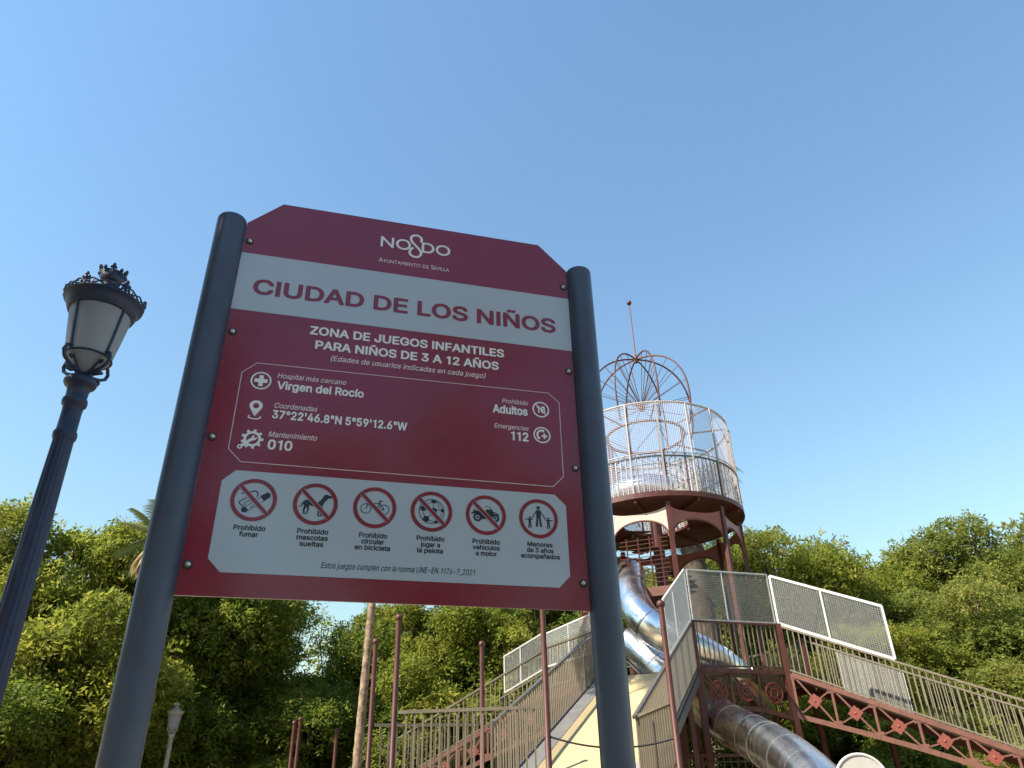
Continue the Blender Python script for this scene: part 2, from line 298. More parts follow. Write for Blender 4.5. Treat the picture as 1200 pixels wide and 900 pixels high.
# flat print on the plate -------------------------------------------------
GLYPHS = {"B":{"\"":[160,[[22,251,26,157,30,149,38,146,65,146,75,152,80,227,85,152,89,148,96,146,123,146,131,150,135,159,138,254,134,264,126,267,91,267,80,259,70,267,33,267,25,262]]],"'":[103,[[22,251,27,154,30,149,37,146,70,147,77,157,80,259,70,267,33,267,25,262]]],".":[94,[[12,15,17,1,28,-9,41,-15,54,-15,67,-10,77,0,83,14,83,28,78,40,68,50,54,56,41,56,28,51,18,41,12,28]]],"0":[227,[[12,105,17,68,27,40,43,16,61,-1,83,-12,114,-16,142,-12,167,0,186,18,198,37,207,62,214,96,215,136,211,177,202,208,189,232,176,247,164,257,148,264,130,270,108,271,89,268,74,263,58,253,36,230,20,195,12,155],[68,126,72,171,78,189,85,202,94,211,105,216,120,216,133,211,142,201,150,186,155,167,158,143,158,112,155,87,150,68,142,53,130,42,117,38,102,40,89,47,80,60,73,78,69,99]]],"1":[190,[[90,-13,148,-13,148,267,106,267,98,250,80,238,30,226,30,190,90,190]]],"2":[227,[[19,-3,23,-9,32,-13,195,-13,201,-11,206,-6,207,31,201,40,107,43,177,120,193,144,201,166,203,193,196,221,182,242,158,260,142,267,124,270,106,271,84,267,68,261,53,252,40,239,30,224,23,206,20,181,23,173,29,169,63,168,72,171,76,178,78,193,84,205,93,213,106,216,124,215,136,209,144,200,147,184,144,169,130,148,21,31,19,24]]],"3":[227,[[9,61,16,36,30,15,49,-1,77,-12,108,-16,142,-12,166,-2,188,15,200,33,208,55,209,79,205,101,196,119,181,136,160,150,139,156,197,224,199,254,195,264,185,267,34,267,26,264,22,254,22,227,23,221,28,215,34,213,115,211,67,156,65,150,66,119,74,112,114,110,135,103,148,89,151,67,147,55,138,46,126,40,114,38,95,39,80,46,71,55,65,73,59,78,19,78,11,73]]],"4":[227,[[7,51,10,44,19,40,126,40,128,36,128,0,132,-10,141,-13,171,-13,177,-12,183,-7,185,39,208,40,217,45,219,51,220,82,217,89,211,94,186,94,184,97,184,161,180,168,171,172,141,172,131,167,128,161,128,97,126,94,80,94,78,97,167,249,168,258,162,265,156,267,123,267,112,261,8,85]]],"5":[227,[[17,58,25,33,39,12,60,-4,85,-14,116,-16,143,-11,166,0,186,18,202,44,208,76,205,110,193,138,174,159,146,175,119,180,85,175,83,178,88,213,183,213,193,217,196,224,196,254,192,264,180,267,48,267,39,264,35,254,21,129,23,119,30,114,64,110,94,124,110,125,122,124,134,117,144,107,150,92,151,76,147,61,140,51,128,42,116,38,100,39,86,46,78,55,71,73,64,78,24,77,18,70]]],"6":[227,[[19,70,25,43,39,18,59,-1,84,-12,115,-16,142,-12,167,-1,188,19,201,43,207,67,206,95,200,119,186,141,170,155,148,166,120,172,172,248,174,258,170,264,161,267,127,267,121,266,115,261,53,170,34,138,21,104],[
78,64,75,79,78,95,85,107,96,116,108,119,124,118,136,112,145,101,150,86,149,67,142,52,130,41,115,37,99,40,86,49]]],"7":[227,[[18,224,21,217,31,213,141,212,36,3,37,-7,46,-13,85,-13,94,-5,207,218,208,258,204,264,195,267,28,267,21,263,19,258]]],"8":[227,[[14,56,20,34,36,12,57,-4,85,-14,119,-16,147,-12,175,0,196,19,206,34,211,50,212,81,208,96,201,112,180,133,198,161,203,177,204,195,197,223,177,248,163,259,147,265,126,270,107,271,85,267,67,261,52,251,39,239,26,214,22,183,29,157,46,133,30,118,19,99,14,78],[73,58,71,74,76,87,85,97,101,103,119,104,135,100,148,90,154,78,155,65,150,53,141,44,129,39,110,38,93,40,81,47],[82,175,79,186,81,199,87,208,98,214,113,217,129,214,139,208,145,199,147,186,144,175,138,167,129,161,116,158,101,159,90,164]]],"9":[227,[[19,166,22,150,28,132,46,107,72,91,107,83,54,6,54,-6,62,-13,105,-12,112,-6,173,84,198,129,205,150,207,172,206,193,198,218,179,245,151,263,118,271,84,267,56,253,35,230,21,200],[
78,161,76,178,79,193,86,206,96,213,108,217,124,216,136,209,145,200,150,184,150,166,144,150,133,140,118,135,99,137,85,147]]],"A":[240,[[-5,0,-1,-9,5,-13,47,-12,55,-4,78,58,160,58,163,57,185,-4,190,-11,196,-13,233,-13,243,-7,243,6,151,258,144,266,99,267,90,261],[99,112,96,115,120,180,143,115,138,112]]],"C":[255,[[8,109,13,78,27,45,44,22,67,2,92,-10,123,-16,154,-15,182,-7,210,9,230,31,245,62,249,81,248,87,238,93,200,93,193,87,188,71,180,59,163,46,135,39,107,45,86,61,71,87,65,121,69,161,76,180,89,197,103,208,120,214,148,214,169,205,184,189,194,166,203,161,238,161,245,164,249,174,242,202,231,222,217,239,200,252,179,263,157,269,132,271,107,268,86,262,67,252,48,237,33,219,23,202,14,180,9,158]]],"D":[251,[[17,0,21,-10,30,-13,112,-13,139,-11,166,-3,188,8,204,21,220,39,233,63,240,91,244,127,242,158,235,185,224,209,209,230,191,245,160,260,130,267,30,267,19,261,17,255],[78,42,75,45,76,212,118,213,145,207,157,200,167,191,176,179,182,164,186,142,186,121,180,85,166,63,145,48,121,42]]],"E":[209,[[17,0,20,-9,30,-13,188,-13,194,-11,199,-7,201,30,194,40,78,42,75,45,75,100,178,101,188,106,191,115,190,145,187,151,182,155,78,156,75,158,76,212,191,214,197,218,199,224,199,255,194,265,185,267,30,267,19,261,17,255]]],"F":[205,[[17,0,21,-10,30,-13,63,-13,74,-7,75,0,76,97,172,98,183,103,186,109,186,139,184,145,178,151,78,152,75,155,75,209,78,213,191,214,197,221,198,227,197,258,191,266,30,267,19,261,17,255]]],"G":[260,[[8,109,13,78,24,51,41,25,61,6,89,-9,117,-15,151,-16,179,-9,200,1,215,12,229,28,241,47,251,84,252,127,250,135,241,141,135,139,130,133,128,127,128,99,132,90,141,87,188,87,193,84,183,62,166,47,145,40,120,41,104,46,90,56,80,68,72,84,66,105,65,127,66,149,71,167,80,186,92,200,107,210,123,214,148,213,166,206,182,191,194,166,203,161,238,161,245,164,250,174,245,195,236,214,222,233,205,248,185,260,163,267,138,271,114,269,89,263,67,252,50,239,36,223,24,204,15,183,9,158]]],"I":[92,[[17,-13,75,-13,75,267,17,267]]],"J":[198,[[4,61,9,36,22,15,38,0,59,-11,84,-16,118,-14,142,-3,161,12,175,36,181,64,181,254,176,265,170,267,133,267,127,264,123,258,123,70,120,55,115,46,106,40,93,38,81,40,72,45,63,61,61,92,56,97,50,99,16,99,7,95,4,89]]],"L":[196,[[17,0,20,-9,30,-13,182,-13,189,-10,193,-4,194,30,191,37,185,41,76,42,75,255,72,263,66,267,27,267,20,263,18,258]]],"M":[314,[[17,0,21,-10,30,-13,63,-13,72,-7,74,0,75,135,132,-7,142,-13,172,-13,178,-11,183,-4,236,131,239,124,240,-4,243,-10,251,-13,285,-13,293,-10,297,3,297,255,293,264,285,267,239,267,233,266,227,261,157,80,87,261,81,266,75,267,30,267,21,264,17,255]]],"N":[262,[[17,0,21,-10,30,-13,66,-13,75,-4,75,151,78,158,185,-10,194,-13,233,-13,242,-7,245,0,245,255,240,264,233,267,197,267,191,264,187,258,186,100,185,95,77,264,69,267,30,267,20,263,17,255]]],"O":[267,[[8,109,13,78,24,51,39,28,61,7,83,-6,110,-14,141,-16,169,-12,194,-1,217,16,234,36,247,59,256,87,259,115,258,149,253,177,244,202,231,223,213,242,194,255,176,264,151,270,123,270,98,266,76,257,57,245,42,231,28,211,19,192,11,167,7,136],[
67,101,65,133,69,161,79,185,95,202,120,214,145,214,166,206,185,189,194,174,200,155,201,112,192,78,183,62,172,52,157,44,141,40,123,40,107,45,94,53,82,65,72,84]]],"P":[222,[[17,0,20,-9,27,-13,63,-13,69,-11,75,0,75,79,133,81,157,86,184,100,203,121,211,136,216,155,217,173,216,194,210,212,202,227,193,240,178,252,154,263,127,267,30,267,19,261,17,255],[78,134,75,136,76,212,127,212,142,208,151,201,157,188,159,170,156,155,148,144,139,138,127,135]]],"R":[224,[[17,0,20,-9,27,-13,63,-13,71,-10,75,0,75,85,115,86,168,-10,175,-13,215,-13,225,-7,226,6,176,97,196,115,207,130,215,151,218,176,215,200,207,221,197,237,178,252,154,263,127,267,30,267,19,261,17,255],[78,141,75,142,76,212,130,212,142,209,153,200,158,188,159,173,156,158,149,148,139,143,127,141]]],"S":[223,[[7,61,15,33,29,13,48,-2,76,-13,107,-17,141,-15,169,-6,193,12,209,33,216,58,216,86,205,111,190,127,169,140,85,168,72,179,71,189,75,201,85,210,100,215,119,216,135,213,147,205,153,197,157,183,163,177,206,177,213,186,211,204,205,223,191,242,170,257,147,267,119,271,88,268,63,260,39,245,24,226,15,204,13,186,15,170,21,152,30,139,45,127,66,115,132,95,150,86,157,80,160,71,158,61,153,52,141,43,125,39,107,38,91,40,72,51,68,58,63,75,54,81,13,80,7,74]]],"T":[224,[[3,224,6,217,15,213,83,212,84,-4,88,-10,94,-13,134,-12,140,-7,141,0,142,212,210,213,216,215,221,224,220,261,210,267,12,267,6,263,3,258]]],"U":[259,[[18,76,24,48,38,24,58,4,85,-10,119,-17,153,-15,181,-7,206,8,221,24,231,39,241,73,242,254,238,264,230,267,196,267,190,266,185,261,182,76,176,61,164,48,147,41,129,39,110,41,95,49,83,61,77,76,74,261,64,267,30,267,21,264,17,254]]],"V":[240,[[-5,252,91,-7,96,-11,102,-13,144,-12,152,-4,243,249,243,261,236,267,230,267,196,267,186,261,120,72,53,261,44,267,5,267,-3,261]]],"W":[343,[[-3,245,68,-9,75,-13,116,-13,126,-7,171,157,217,-7,227,-13,268,-13,275,-8,348,252,344,263,334,267,301,267,293,264,290,260,245,94,203,256,197,265,190,267,153,267,146,265,142,261,98,94,51,263,42,267,5,267,-4,259]]],"Z":[219,[[7,224,11,217,20,213,134,212,10,30,8,0,11,-8,17,-12,23,-13,199,-13,208,-10,213,0,213,30,210,36,205,40,85,42,210,224,211,255,208,263,199,267,17,267,11,263,8,258]]],"a":[195,[[3,44,8,24,18,9,33,-5,51,-13,71,-17,93,-16,108,-13,126,-5,131,-11,136,-13,169,-13,176,-10,181,1,181,132,177,157,166,177,154,189,139,197,103,205,83,204,63,200,46,193,33,184,18,169,8,149,8,142,14,134,53,124,58,127,66,139,76,147,86,151,101,152,118,146,123,139,125,129,56,117,26,104,15,94,6,79,3,64],[
61,45,60,59,68,66,121,76,125,74,121,54,106,40,93,36,78,36,68,39]]],"b":[212,[[14,-4,18,-10,26,-13,60,-12,69,-3,85,-12,103,-16,128,-16,146,-12,168,0,185,17,199,42,206,67,208,94,205,125,199,147,187,168,165,190,152,197,134,203,100,204,85,200,72,193,70,196,69,257,66,264,60,267,23,267,17,263,14,257],[69,93,71,113,75,128,82,139,91,147,106,152,122,150,134,144,143,131,150,107,149,76,142,54,128,40,106,37,94,40,86,45,74,64]]],"c":[198,[[5,81,9,56,17,36,30,16,47,0,69,-11,90,-16,115,-17,138,-12,160,0,178,16,192,41,194,51,193,57,186,64,150,71,143,68,133,49,123,40,105,36,85,40,71,54,63,74,61,99,65,122,77,142,85,148,95,151,110,151,124,147,135,137,142,122,150,118,188,128,194,137,192,147,185,162,174,177,160,188,145,197,128,203,108,205,90,204,70,200,52,191,40,182,19,157,7,124]]],"d":[212,[[5,79,11,49,23,24,39,5,60,-9,79,-15,97,-17,122,-14,143,-3,148,-10,156,-13,186,-13,196,-9,199,2,199,254,195,264,183,267,156,267,146,264,142,254,142,196,140,193,116,204,85,204,60,197,36,180,21,162,10,137,5,110],[
63,74,61,94,63,113,67,128,75,141,85,148,100,152,116,150,126,144,138,125,143,101,140,70,129,48,122,41,112,38,100,36,88,39,73,51]]],"e":[202,[[5,81,9,56,16,36,30,16,46,1,65,-10,90,-16,115,-17,138,-13,162,-1,181,15,195,41,195,49,192,54,186,58,150,66,143,61,136,49,128,41,115,37,98,37,85,40,75,47,67,59,64,71,191,73,196,76,199,84,197,117,193,139,186,157,176,172,163,185,148,195,133,201,113,205,95,205,75,202,45,187,32,174,20,158,7,124],[65,123,69,134,78,144,90,150,103,152,115,150,125,145,133,137,139,124]]],"f":[127,[[-9,161,-6,154,-1,151,23,151,27,148,29,-6,39,-13,76,-12,82,-6,84,1,84,148,86,150,118,151,126,158,127,164,127,192,124,198,117,202,86,203,84,214,86,220,92,223,114,221,123,225,134,258,133,267,120,275,92,278,70,274,51,265,39,252,31,239,26,203,1,202,-9,195]]],"g":[213,[[5,74,11,52,19,33,34,14,51,2,72,-7,94,-11,119,-8,141,2,143,-2,140,-17,135,-26,126,-32,110,-35,84,-33,72,-26,56,-8,50,-7,43,-9,18,-24,12,-33,17,-46,31,-63,43,-73,59,-81,91,-88,129,-86,148,-81,163,-73,178,-62,188,-49,194,-36,199,-17,199,188,197,197,189,202,154,202,141,193,119,203,94,205,72,202,50,192,28,171,12,144,5,112],[
62,81,61,100,64,118,70,134,78,144,91,150,107,152,119,149,130,141,140,122,143,96,140,71,129,52,119,46,110,43,97,43,84,46,71,58]]],"h":[205,[[13,0,17,-9,26,-13,59,-13,68,-7,70,0,71,127,75,136,84,145,93,150,105,152,123,147,130,139,134,130,135,0,137,-7,147,-13,178,-13,187,-10,191,-4,191,127,188,148,182,167,174,179,163,190,135,203,102,204,71,194,70,255,66,264,59,267,23,267,17,263,14,258]]],"i":[83,[[8,237,13,224,21,215,33,209,46,209,58,212,69,221,75,233,76,246,72,258,61,269,49,274,37,274,24,270,14,261,8,249],[15,-6,24,-13,58,-13,66,-9,70,-3,70,190,65,199,58,203,24,202,18,199,14,193]]],"j":[83,[[-16,-78,-11,-83,-4,-84,15,-83,34,-78,55,-63,67,-40,70,-17,70,189,68,197,60,202,23,202,14,193,13,-17,9,-29,-7,-31,-16,-36,-18,-44],[7,242,9,230,16,219,27,212,41,208,56,212,67,219,74,230,76,242,74,253,67,264,56,272,41,275,27,272,17,264,10,253]]],"l":[84,[[15,-13,70,-13,70,267,15,267]]],"m":[305,[[13,-1,16,-8,26,-13,59,-13,68,-7,70,-1,71,129,74,138,83,147,101,152,116,147,124,135,125,-5,131,-12,137,-13,167,-13,176,-10,181,-1,182,132,185,141,192,147,210,152,228,146,234,135,235,-1,237,-7,246,-13,279,-13,285,-11,291,-1,291,132,288,156,279,175,270,186,258,195,243,202,228,206,210,206,192,202,177,195,161,183,140,199,119,205,95,205,71,194,59,202,26,203,20,201,15,196,13,189]]],"n":[205,[[13,0,18,-10,26,-13,58,-13,68,-7,70,0,71,126,77,138,84,146,95,150,108,151,125,145,131,138,134,128,136,-5,140,-10,147,-13,179,-13,189,-8,192,0,190,138,181,168,162,190,144,200,120,205,95,203,70,193,58,202,26,203,16,198,13,190]]],"o":[208,[[5,81,9,56,17,36,28,19,42,4,62,-9,83,-15,103,-17,125,-15,145,-9,162,1,176,14,188,31,196,49,202,71,203,102,201,124,194,144,185,162,173,177,158,190,143,198,125,203,103,205,83,203,63,197,47,188,35,178,22,162,13,144,7,124],[
62,78,61,97,64,117,70,132,80,144,93,151,108,152,123,148,133,139,144,117,146,89,141,61,128,44,119,39,108,36,85,40,71,54]]],"p":[212,[[14,-74,17,-80,24,-84,58,-84,64,-82,70,-74,71,-4,86,-12,102,-16,121,-17,139,-14,155,-8,171,2,183,15,193,29,202,51,207,73,208,101,205,126,199,147,188,167,175,182,158,194,139,202,114,205,89,202,71,192,62,201,55,203,24,202,14,195],[71,78,69,98,72,117,77,132,84,142,96,150,111,152,124,150,136,142,148,120,151,92,146,64,134,45,124,39,114,37,92,40,79,54]]],"q":[212,[[5,76,10,51,18,32,30,14,43,1,65,-11,90,-17,118,-15,139,-5,142,-8,143,-74,146,-80,155,-84,186,-84,196,-80,199,-71,199,188,198,195,193,201,155,203,149,200,143,191,121,202,90,205,68,200,49,191,27,171,13,145,5,110],[61,87,62,107,65,123,71,135,80,145,93,151,111,151,124,146,133,136,141,114,142,82,135,57,122,42,111,37,99,37,80,43,67,60]]],"r":[130,[[13,0,16,-8,26,-13,58,-13,68,-7,70,0,71,128,78,140,88,147,103,150,122,148,132,153,135,161,135,193,132,199,127,204,95,205,68,194,58,202,26,203,19,200,15,195]]],"s":[182,[[5,44,12,24,23,8,41,-5,61,-13,86,-17,113,-15,136,-8,156,4,171,23,178,44,177,66,169,87,159,98,144,108,126,115,78,127,70,132,67,139,71,146,78,151,98,153,111,149,118,142,123,131,131,126,166,133,174,139,175,147,168,164,158,179,146,190,131,199,98,205,78,204,61,200,46,194,32,184,18,167,11,147,12,124,19,104,31,92,48,80,113,61,120,56,121,49,116,43,106,38,91,36,78,37,66,44,56,63,46,66,12,59,5,51]]],"t":[114,[[-8,157,-1,151,19,149,20,39,24,21,30,10,44,-5,64,-13,90,-15,113,-10,118,-5,120,1,112,33,102,40,79,39,76,50,76,149,79,151,105,151,113,157,115,189,112,198,105,202,76,203,76,238,70,246,64,249,30,248,24,245,20,238,19,203,1,202,-9,195]]],"u":[205,[[13,64,17,39,25,19,38,3,56,-8,70,-13,90,-16,115,-12,135,-3,141,-10,147,-13,179,-13,187,-10,192,0,192,190,189,197,179,203,147,203,140,200,136,195,134,64,130,54,122,45,112,40,100,38,90,39,80,44,74,51,71,61,69,195,65,200,58,203,26,203,18,200,13,190]]],"v":[195,[[-3,183,70,-6,79,-13,113,-13,121,-11,126,-3,198,186,197,197,187,203,150,202,142,198,99,79,96,78,52,198,42,203,5,202,-3,195]]],"x":[189,[[-1,-6,3,-11,10,-13,51,-12,56,-8,95,50,137,-11,179,-13,189,-9,192,-1,190,7,129,95,187,183,188,193,184,200,176,203,135,201,95,143,56,201,15,203,5,198,1,190,3,183,62,97,-1,7]]],"°":[158,[[10,187,20,160,40,140,65,130,93,130,118,140,138,160,148,185,148,213,138,238,118,258,93,268,65,268,40,257,20,238,10,213],[
61,193,63,208,74,217,88,216,97,204,96,190,84,181,70,182]]],"Ñ":[262,[[19,-7,27,-13,63,-13,71,-10,75,-3,75,151,78,158,185,-9,192,-13,232,-13,243,-7,245,0,245,254,240,265,232,267,199,267,192,265,187,257,186,100,185,95,78,262,71,267,30,267,19,262,17,254,17,0],[70,283,74,278,82,275,108,276,119,286,144,276,166,277,177,283,186,294,192,309,193,327,188,333,181,336,155,335,144,325,119,336,97,335,83,327,75,316,69,298]]],"í":[83,[[14,-2,18,-10,27,-13,61,-12,66,-9,70,-2,70,189,69,195,62,204,99,261,98,270,90,277,52,278,43,273,16,217,20,201,14,195,13,189]]],"ñ":[205,[[14,-3,17,-9,26,-13,60,-13,68,-6,71,126,76,137,83,145,94,150,107,151,116,150,125,145,134,130,137,-6,144,-12,150,-13,181,-13,190,-7,192,0,190,139,182,167,174,179,162,190,144,200,119,205,91,202,70,192,63,200,57,203,23,202,16,197,13,188],[41,219,45,214,51,211,79,212,88,222,116,211,137,212,150,219,159,231,164,247,164,262,160,268,153,271,128,271,116,260,91,271,79,272,66,270,54,262,46,250,41,234]]]," ":[94,[]]},"R":{"(":[137,[[44,64,59,6,84,-48,91,-51,117,-51,121,-48,101,-1,89,35,81,71,79,104,82,140,89,179,103,226,121,270,120,272,88,273,76,255,64,226,51,183,43,140,41,104]]],")":[137,[[15,-48,22,-51,47,-51,52,-48,67,-19,80,13,89,46,94,75,95,125,85,183,67,241,52,270,47,273,18,273,15,270,33,226,47,183,54,143,57,104,55,71,48,35,35,-1]]],"-":[227,[[54,94,57,90,169,90,172,94,172,124,168,126,57,126,54,122]]],"0":[227,[[21,109,26,71,35,47,49,23,67,6,87,-3,114,-7,142,-2,164,9,179,25,192,47,200,71,205,105,206,146,201,177,193,205,179,230,158,249,142,257,127,260,92,259,77,253,63,245,43,223,29,192,22,155],[
58,117,59,149,63,174,70,195,80,211,92,221,108,226,127,224,140,217,151,205,159,189,165,167,168,143,168,112,164,84,158,62,148,46,136,34,120,29,102,30,86,37,75,50,66,68,61,90]]],"1":[190,[[100,-4,142,-4,142,258,112,258,104,240,86,228,44,218,44,192,100,192]]],"2":[227,[[28,0,32,-3,195,-4,198,-1,198,28,195,32,87,32,85,34,164,119,180,141,190,163,194,190,188,215,174,236,152,253,136,258,118,261,84,257,56,242,37,218,30,193,29,181,32,178,66,178,70,200,78,213,90,222,109,226,128,224,145,215,153,203,157,184,153,166,139,144,29,25]]],"3":[227,[[19,64,25,39,37,21,56,6,80,-3,108,-7,138,-3,163,7,181,22,193,39,199,61,199,82,193,104,181,122,166,135,145,145,120,150,188,227,190,230,190,254,188,258,34,258,31,254,31,227,34,223,132,223,136,221,75,150,75,122,80,120,120,119,142,110,151,102,157,92,161,67,156,52,146,39,129,31,111,28,89,31,74,38,64,49,56,69,22,69]]],"4":[227,[[17,51,19,49,135,49,137,45,138,-1,141,-4,171,-4,174,-1,175,48,208,50,210,54,210,82,208,85,177,85,175,88,174,161,141,162,138,161,137,88,135,85,65,85,61,88,158,252,159,255,156,258,123,258,120,255,17,82]]],"5":[227,[[27,61,32,39,45,20,64,5,88,-5,116,-7,140,-2,162,8,180,25,194,52,199,82,194,113,180,139,159,158,134,168,107,170,88,166,73,159,72,162,79,222,183,223,187,227,187,254,184,258,48,258,45,256,30,125,33,123,64,119,79,129,94,133,113,135,128,132,143,122,153,110,160,92,160,73,156,57,146,43,131,33,116,29,96,30,79,39,69,52,64,68,30,69,27,67]]],"6":[227,[[29,73,34,46,47,24,65,7,87,-3,115,-7,142,-2,164,9,182,27,193,49,198,73,196,101,186,125,170,143,151,154,127,160,100,159,163,251,164,256,161,258,127,258,122,254,44,136,31,104],[
69,61,66,82,70,101,80,116,93,125,112,129,130,126,145,117,155,104,160,82,158,61,148,44,133,32,115,28,93,32,78,44]]],"7":[227,[[28,224,31,223,156,221,46,3,45,0,49,-4,82,-4,86,0,198,221,199,255,195,258,31,258,28,255]]],"C":[255,[[17,112,22,81,32,56,48,31,69,12,95,-1,120,-6,151,-6,179,2,200,14,219,32,233,56,240,81,238,83,203,84,194,62,185,50,172,40,157,33,129,30,101,37,89,45,77,56,69,68,61,86,55,127,60,164,69,186,82,204,98,216,117,223,148,223,172,214,191,196,203,171,238,171,239,177,233,199,223,217,210,233,194,245,176,254,154,260,132,261,110,259,89,253,73,245,55,230,32,199,19,158]]],"E":[209,[[27,0,33,-4,188,-3,191,-1,191,27,188,32,66,33,66,109,178,111,181,115,181,142,178,146,66,148,66,221,188,223,190,227,190,255,188,258,30,258,27,255]]],"H":[258,[[27,0,33,-4,63,-3,66,0,66,112,191,112,193,109,193,0,197,-4,230,-3,232,3,232,252,230,257,197,258,193,255,193,151,191,148,66,148,66,255,60,258,30,258,27,255]]],"M":[314,[[27,0,33,-4,60,-4,64,0,64,182,66,188,139,0,142,-3,169,-4,174,0,248,193,249,0,251,-3,285,-3,287,3,287,252,285,258,239,258,235,255,157,49,142,94,79,255,75,258,30,258,27,252]]],"N":[262,[[27,0,33,-4,63,-3,66,0,66,197,191,-2,233,-3,235,3,235,252,233,257,200,258,196,255,196,66,194,61,72,255,66,258,30,258,27,255]]],"P":[222,[[27,0,33,-4,63,-3,66,0,66,88,127,90,151,94,176,106,196,127,203,142,207,161,208,179,205,197,193,224,182,237,169,246,151,254,127,258,30,258,27,255],[
66,126,66,222,130,222,145,217,157,208,166,191,169,170,165,151,154,136,142,129,127,125]]],"U":[259,[[27,79,32,54,45,29,64,12,89,-1,116,-7,150,-6,178,2,202,18,221,42,231,73,232,254,230,257,196,258,193,254,193,88,188,64,178,48,165,38,150,32,129,29,107,32,92,39,79,50,71,64,66,88,66,254,61,258,29,257,27,254]]],"_":[159,[[-3,-29,1,-32,160,-32,163,-29,163,1,158,4,-1,3,-4,-1]]],"a":[195,[[13,41,18,26,28,12,41,2,58,-5,81,-8,101,-5,118,2,134,15,136,-3,171,-2,171,137,167,157,155,174,146,182,131,190,96,196,61,189,36,174,19,152,17,144,20,142,51,133,63,149,74,157,88,161,108,161,121,156,129,149,134,137,134,124,123,118,58,108,33,97,22,86,15,74,12,59],[51,44,51,61,56,69,63,74,81,79,134,88,134,66,131,54,123,41,111,32,93,27,73,27,58,34]]],"b":[212,[[23,-1,26,-3,57,-3,59,-1,60,21,75,5,94,-5,122,-7,146,-1,165,10,180,27,191,48,197,73,198,107,192,137,180,162,162,181,137,193,109,196,88,191,72,182,63,171,60,174,60,254,57,258,26,258,23,254],[
60,86,61,110,66,131,76,147,87,156,106,161,125,159,140,151,151,137,160,110,159,76,149,49,134,33,122,28,109,27,97,29,85,34,76,42,68,54]]],"c":[198,[[15,76,20,54,29,34,42,16,57,5,78,-4,98,-7,120,-6,140,0,156,9,170,22,182,41,185,51,184,54,150,62,140,43,125,31,103,27,80,32,65,46,55,66,52,94,55,119,60,134,68,145,78,154,90,160,110,161,128,156,140,145,150,128,183,136,184,139,181,149,173,163,163,174,135,190,103,196,85,194,68,189,43,172,25,147,15,114]]],"d":[212,[[14,85,18,57,28,33,45,12,63,0,88,-7,116,-6,137,5,152,21,153,-1,156,-3,186,-3,189,-1,189,254,187,257,156,258,152,256,152,177,149,171,140,181,127,190,100,196,69,191,54,183,42,173,29,156,19,134,14,110],[54,72,52,94,54,116,60,135,71,150,86,159,106,161,125,156,137,147,143,137,149,122,152,91,147,61,134,39,125,32,112,28,97,27,85,30,74,36,65,45]]],"e":[202,[[15,76,19,54,29,34,42,16,57,5,75,-3,98,-7,120,-7,143,-1,158,7,171,19,182,34,186,47,153,56,140,39,128,31,110,27,90,28,75,35,63,46,56,61,52,79,55,81,187,81,189,84,189,109,182,142,165,169,153,180,138,189,120,194,103,196,70,190,55,182,42,172,25,147,15,114],[
52,114,58,134,69,149,85,159,103,162,120,159,135,149,145,134,151,114]]],"g":[213,[[15,77,20,55,30,33,47,16,66,5,88,-1,113,0,135,9,151,25,152,21,150,-17,145,-29,137,-36,116,-44,88,-44,69,-35,53,-18,50,-17,22,-33,26,-43,37,-56,62,-72,94,-78,132,-76,160,-64,171,-55,181,-43,189,-17,189,191,186,193,154,192,151,170,132,188,110,195,78,193,53,182,33,163,20,137,14,109],[53,80,52,103,56,125,63,141,75,153,91,160,113,160,129,154,141,141,150,118,152,87,147,62,141,52,132,42,122,37,110,33,94,34,81,37,72,43,62,54]]],"h":[205,[[23,0,29,-4,56,-4,60,0,60,115,62,130,68,143,77,153,90,159,105,161,117,160,129,154,137,145,143,133,144,118,145,0,150,-4,178,-4,182,0,182,127,179,145,174,161,166,174,153,185,141,191,123,195,105,195,88,191,74,184,62,173,60,176,60,255,56,258,26,258,23,255]]],"i":[83,[[18,237,27,222,37,218,46,218,55,222,62,227,66,237,66,246,62,255,55,262,46,265,37,265,27,261,21,254,18,246],[24,-3,55,-4,60,0,60,190,58,193,27,193,23,190]]],"j":[83,[[-7,-74,15,-74,36,-66,51,-51,59,-32,60,189,56,193,26,193,23,189,22,-21,20,-29,15,-36,-7,-41],[
18,234,22,227,30,221,38,218,49,219,57,223,64,230,66,238,65,249,61,257,53,263,45,265,34,264,26,260,20,253,17,246]]],"l":[80,[[22,-4,60,-4,60,258,22,258]]],"m":[305,[[23,-1,29,-4,56,-4,60,-1,62,132,67,144,75,153,86,159,101,162,113,160,122,155,129,147,133,138,134,-1,137,-4,167,-4,170,-2,173,135,178,147,186,155,198,160,210,162,222,160,234,154,240,147,243,138,244,-1,249,-4,279,-3,282,2,282,132,279,153,270,171,252,188,225,196,207,196,189,190,173,181,158,165,143,185,122,195,104,196,89,193,74,185,62,173,58,192,25,192,23,189]]],"n":[205,[[23,0,28,-4,58,-3,60,0,60,113,63,131,68,143,78,153,90,159,105,161,117,160,130,153,137,146,143,133,144,118,145,-1,150,-4,179,-3,182,-1,181,138,173,163,156,183,132,194,103,195,78,186,61,170,58,192,26,193,23,191]]],"o":[208,[[15,76,20,54,27,36,40,19,55,6,73,-3,93,-7,115,-7,135,-2,150,5,165,17,177,31,186,49,192,71,194,92,193,114,188,134,172,164,160,176,145,186,128,193,110,196,90,195,73,191,57,183,43,172,25,147,15,114],[
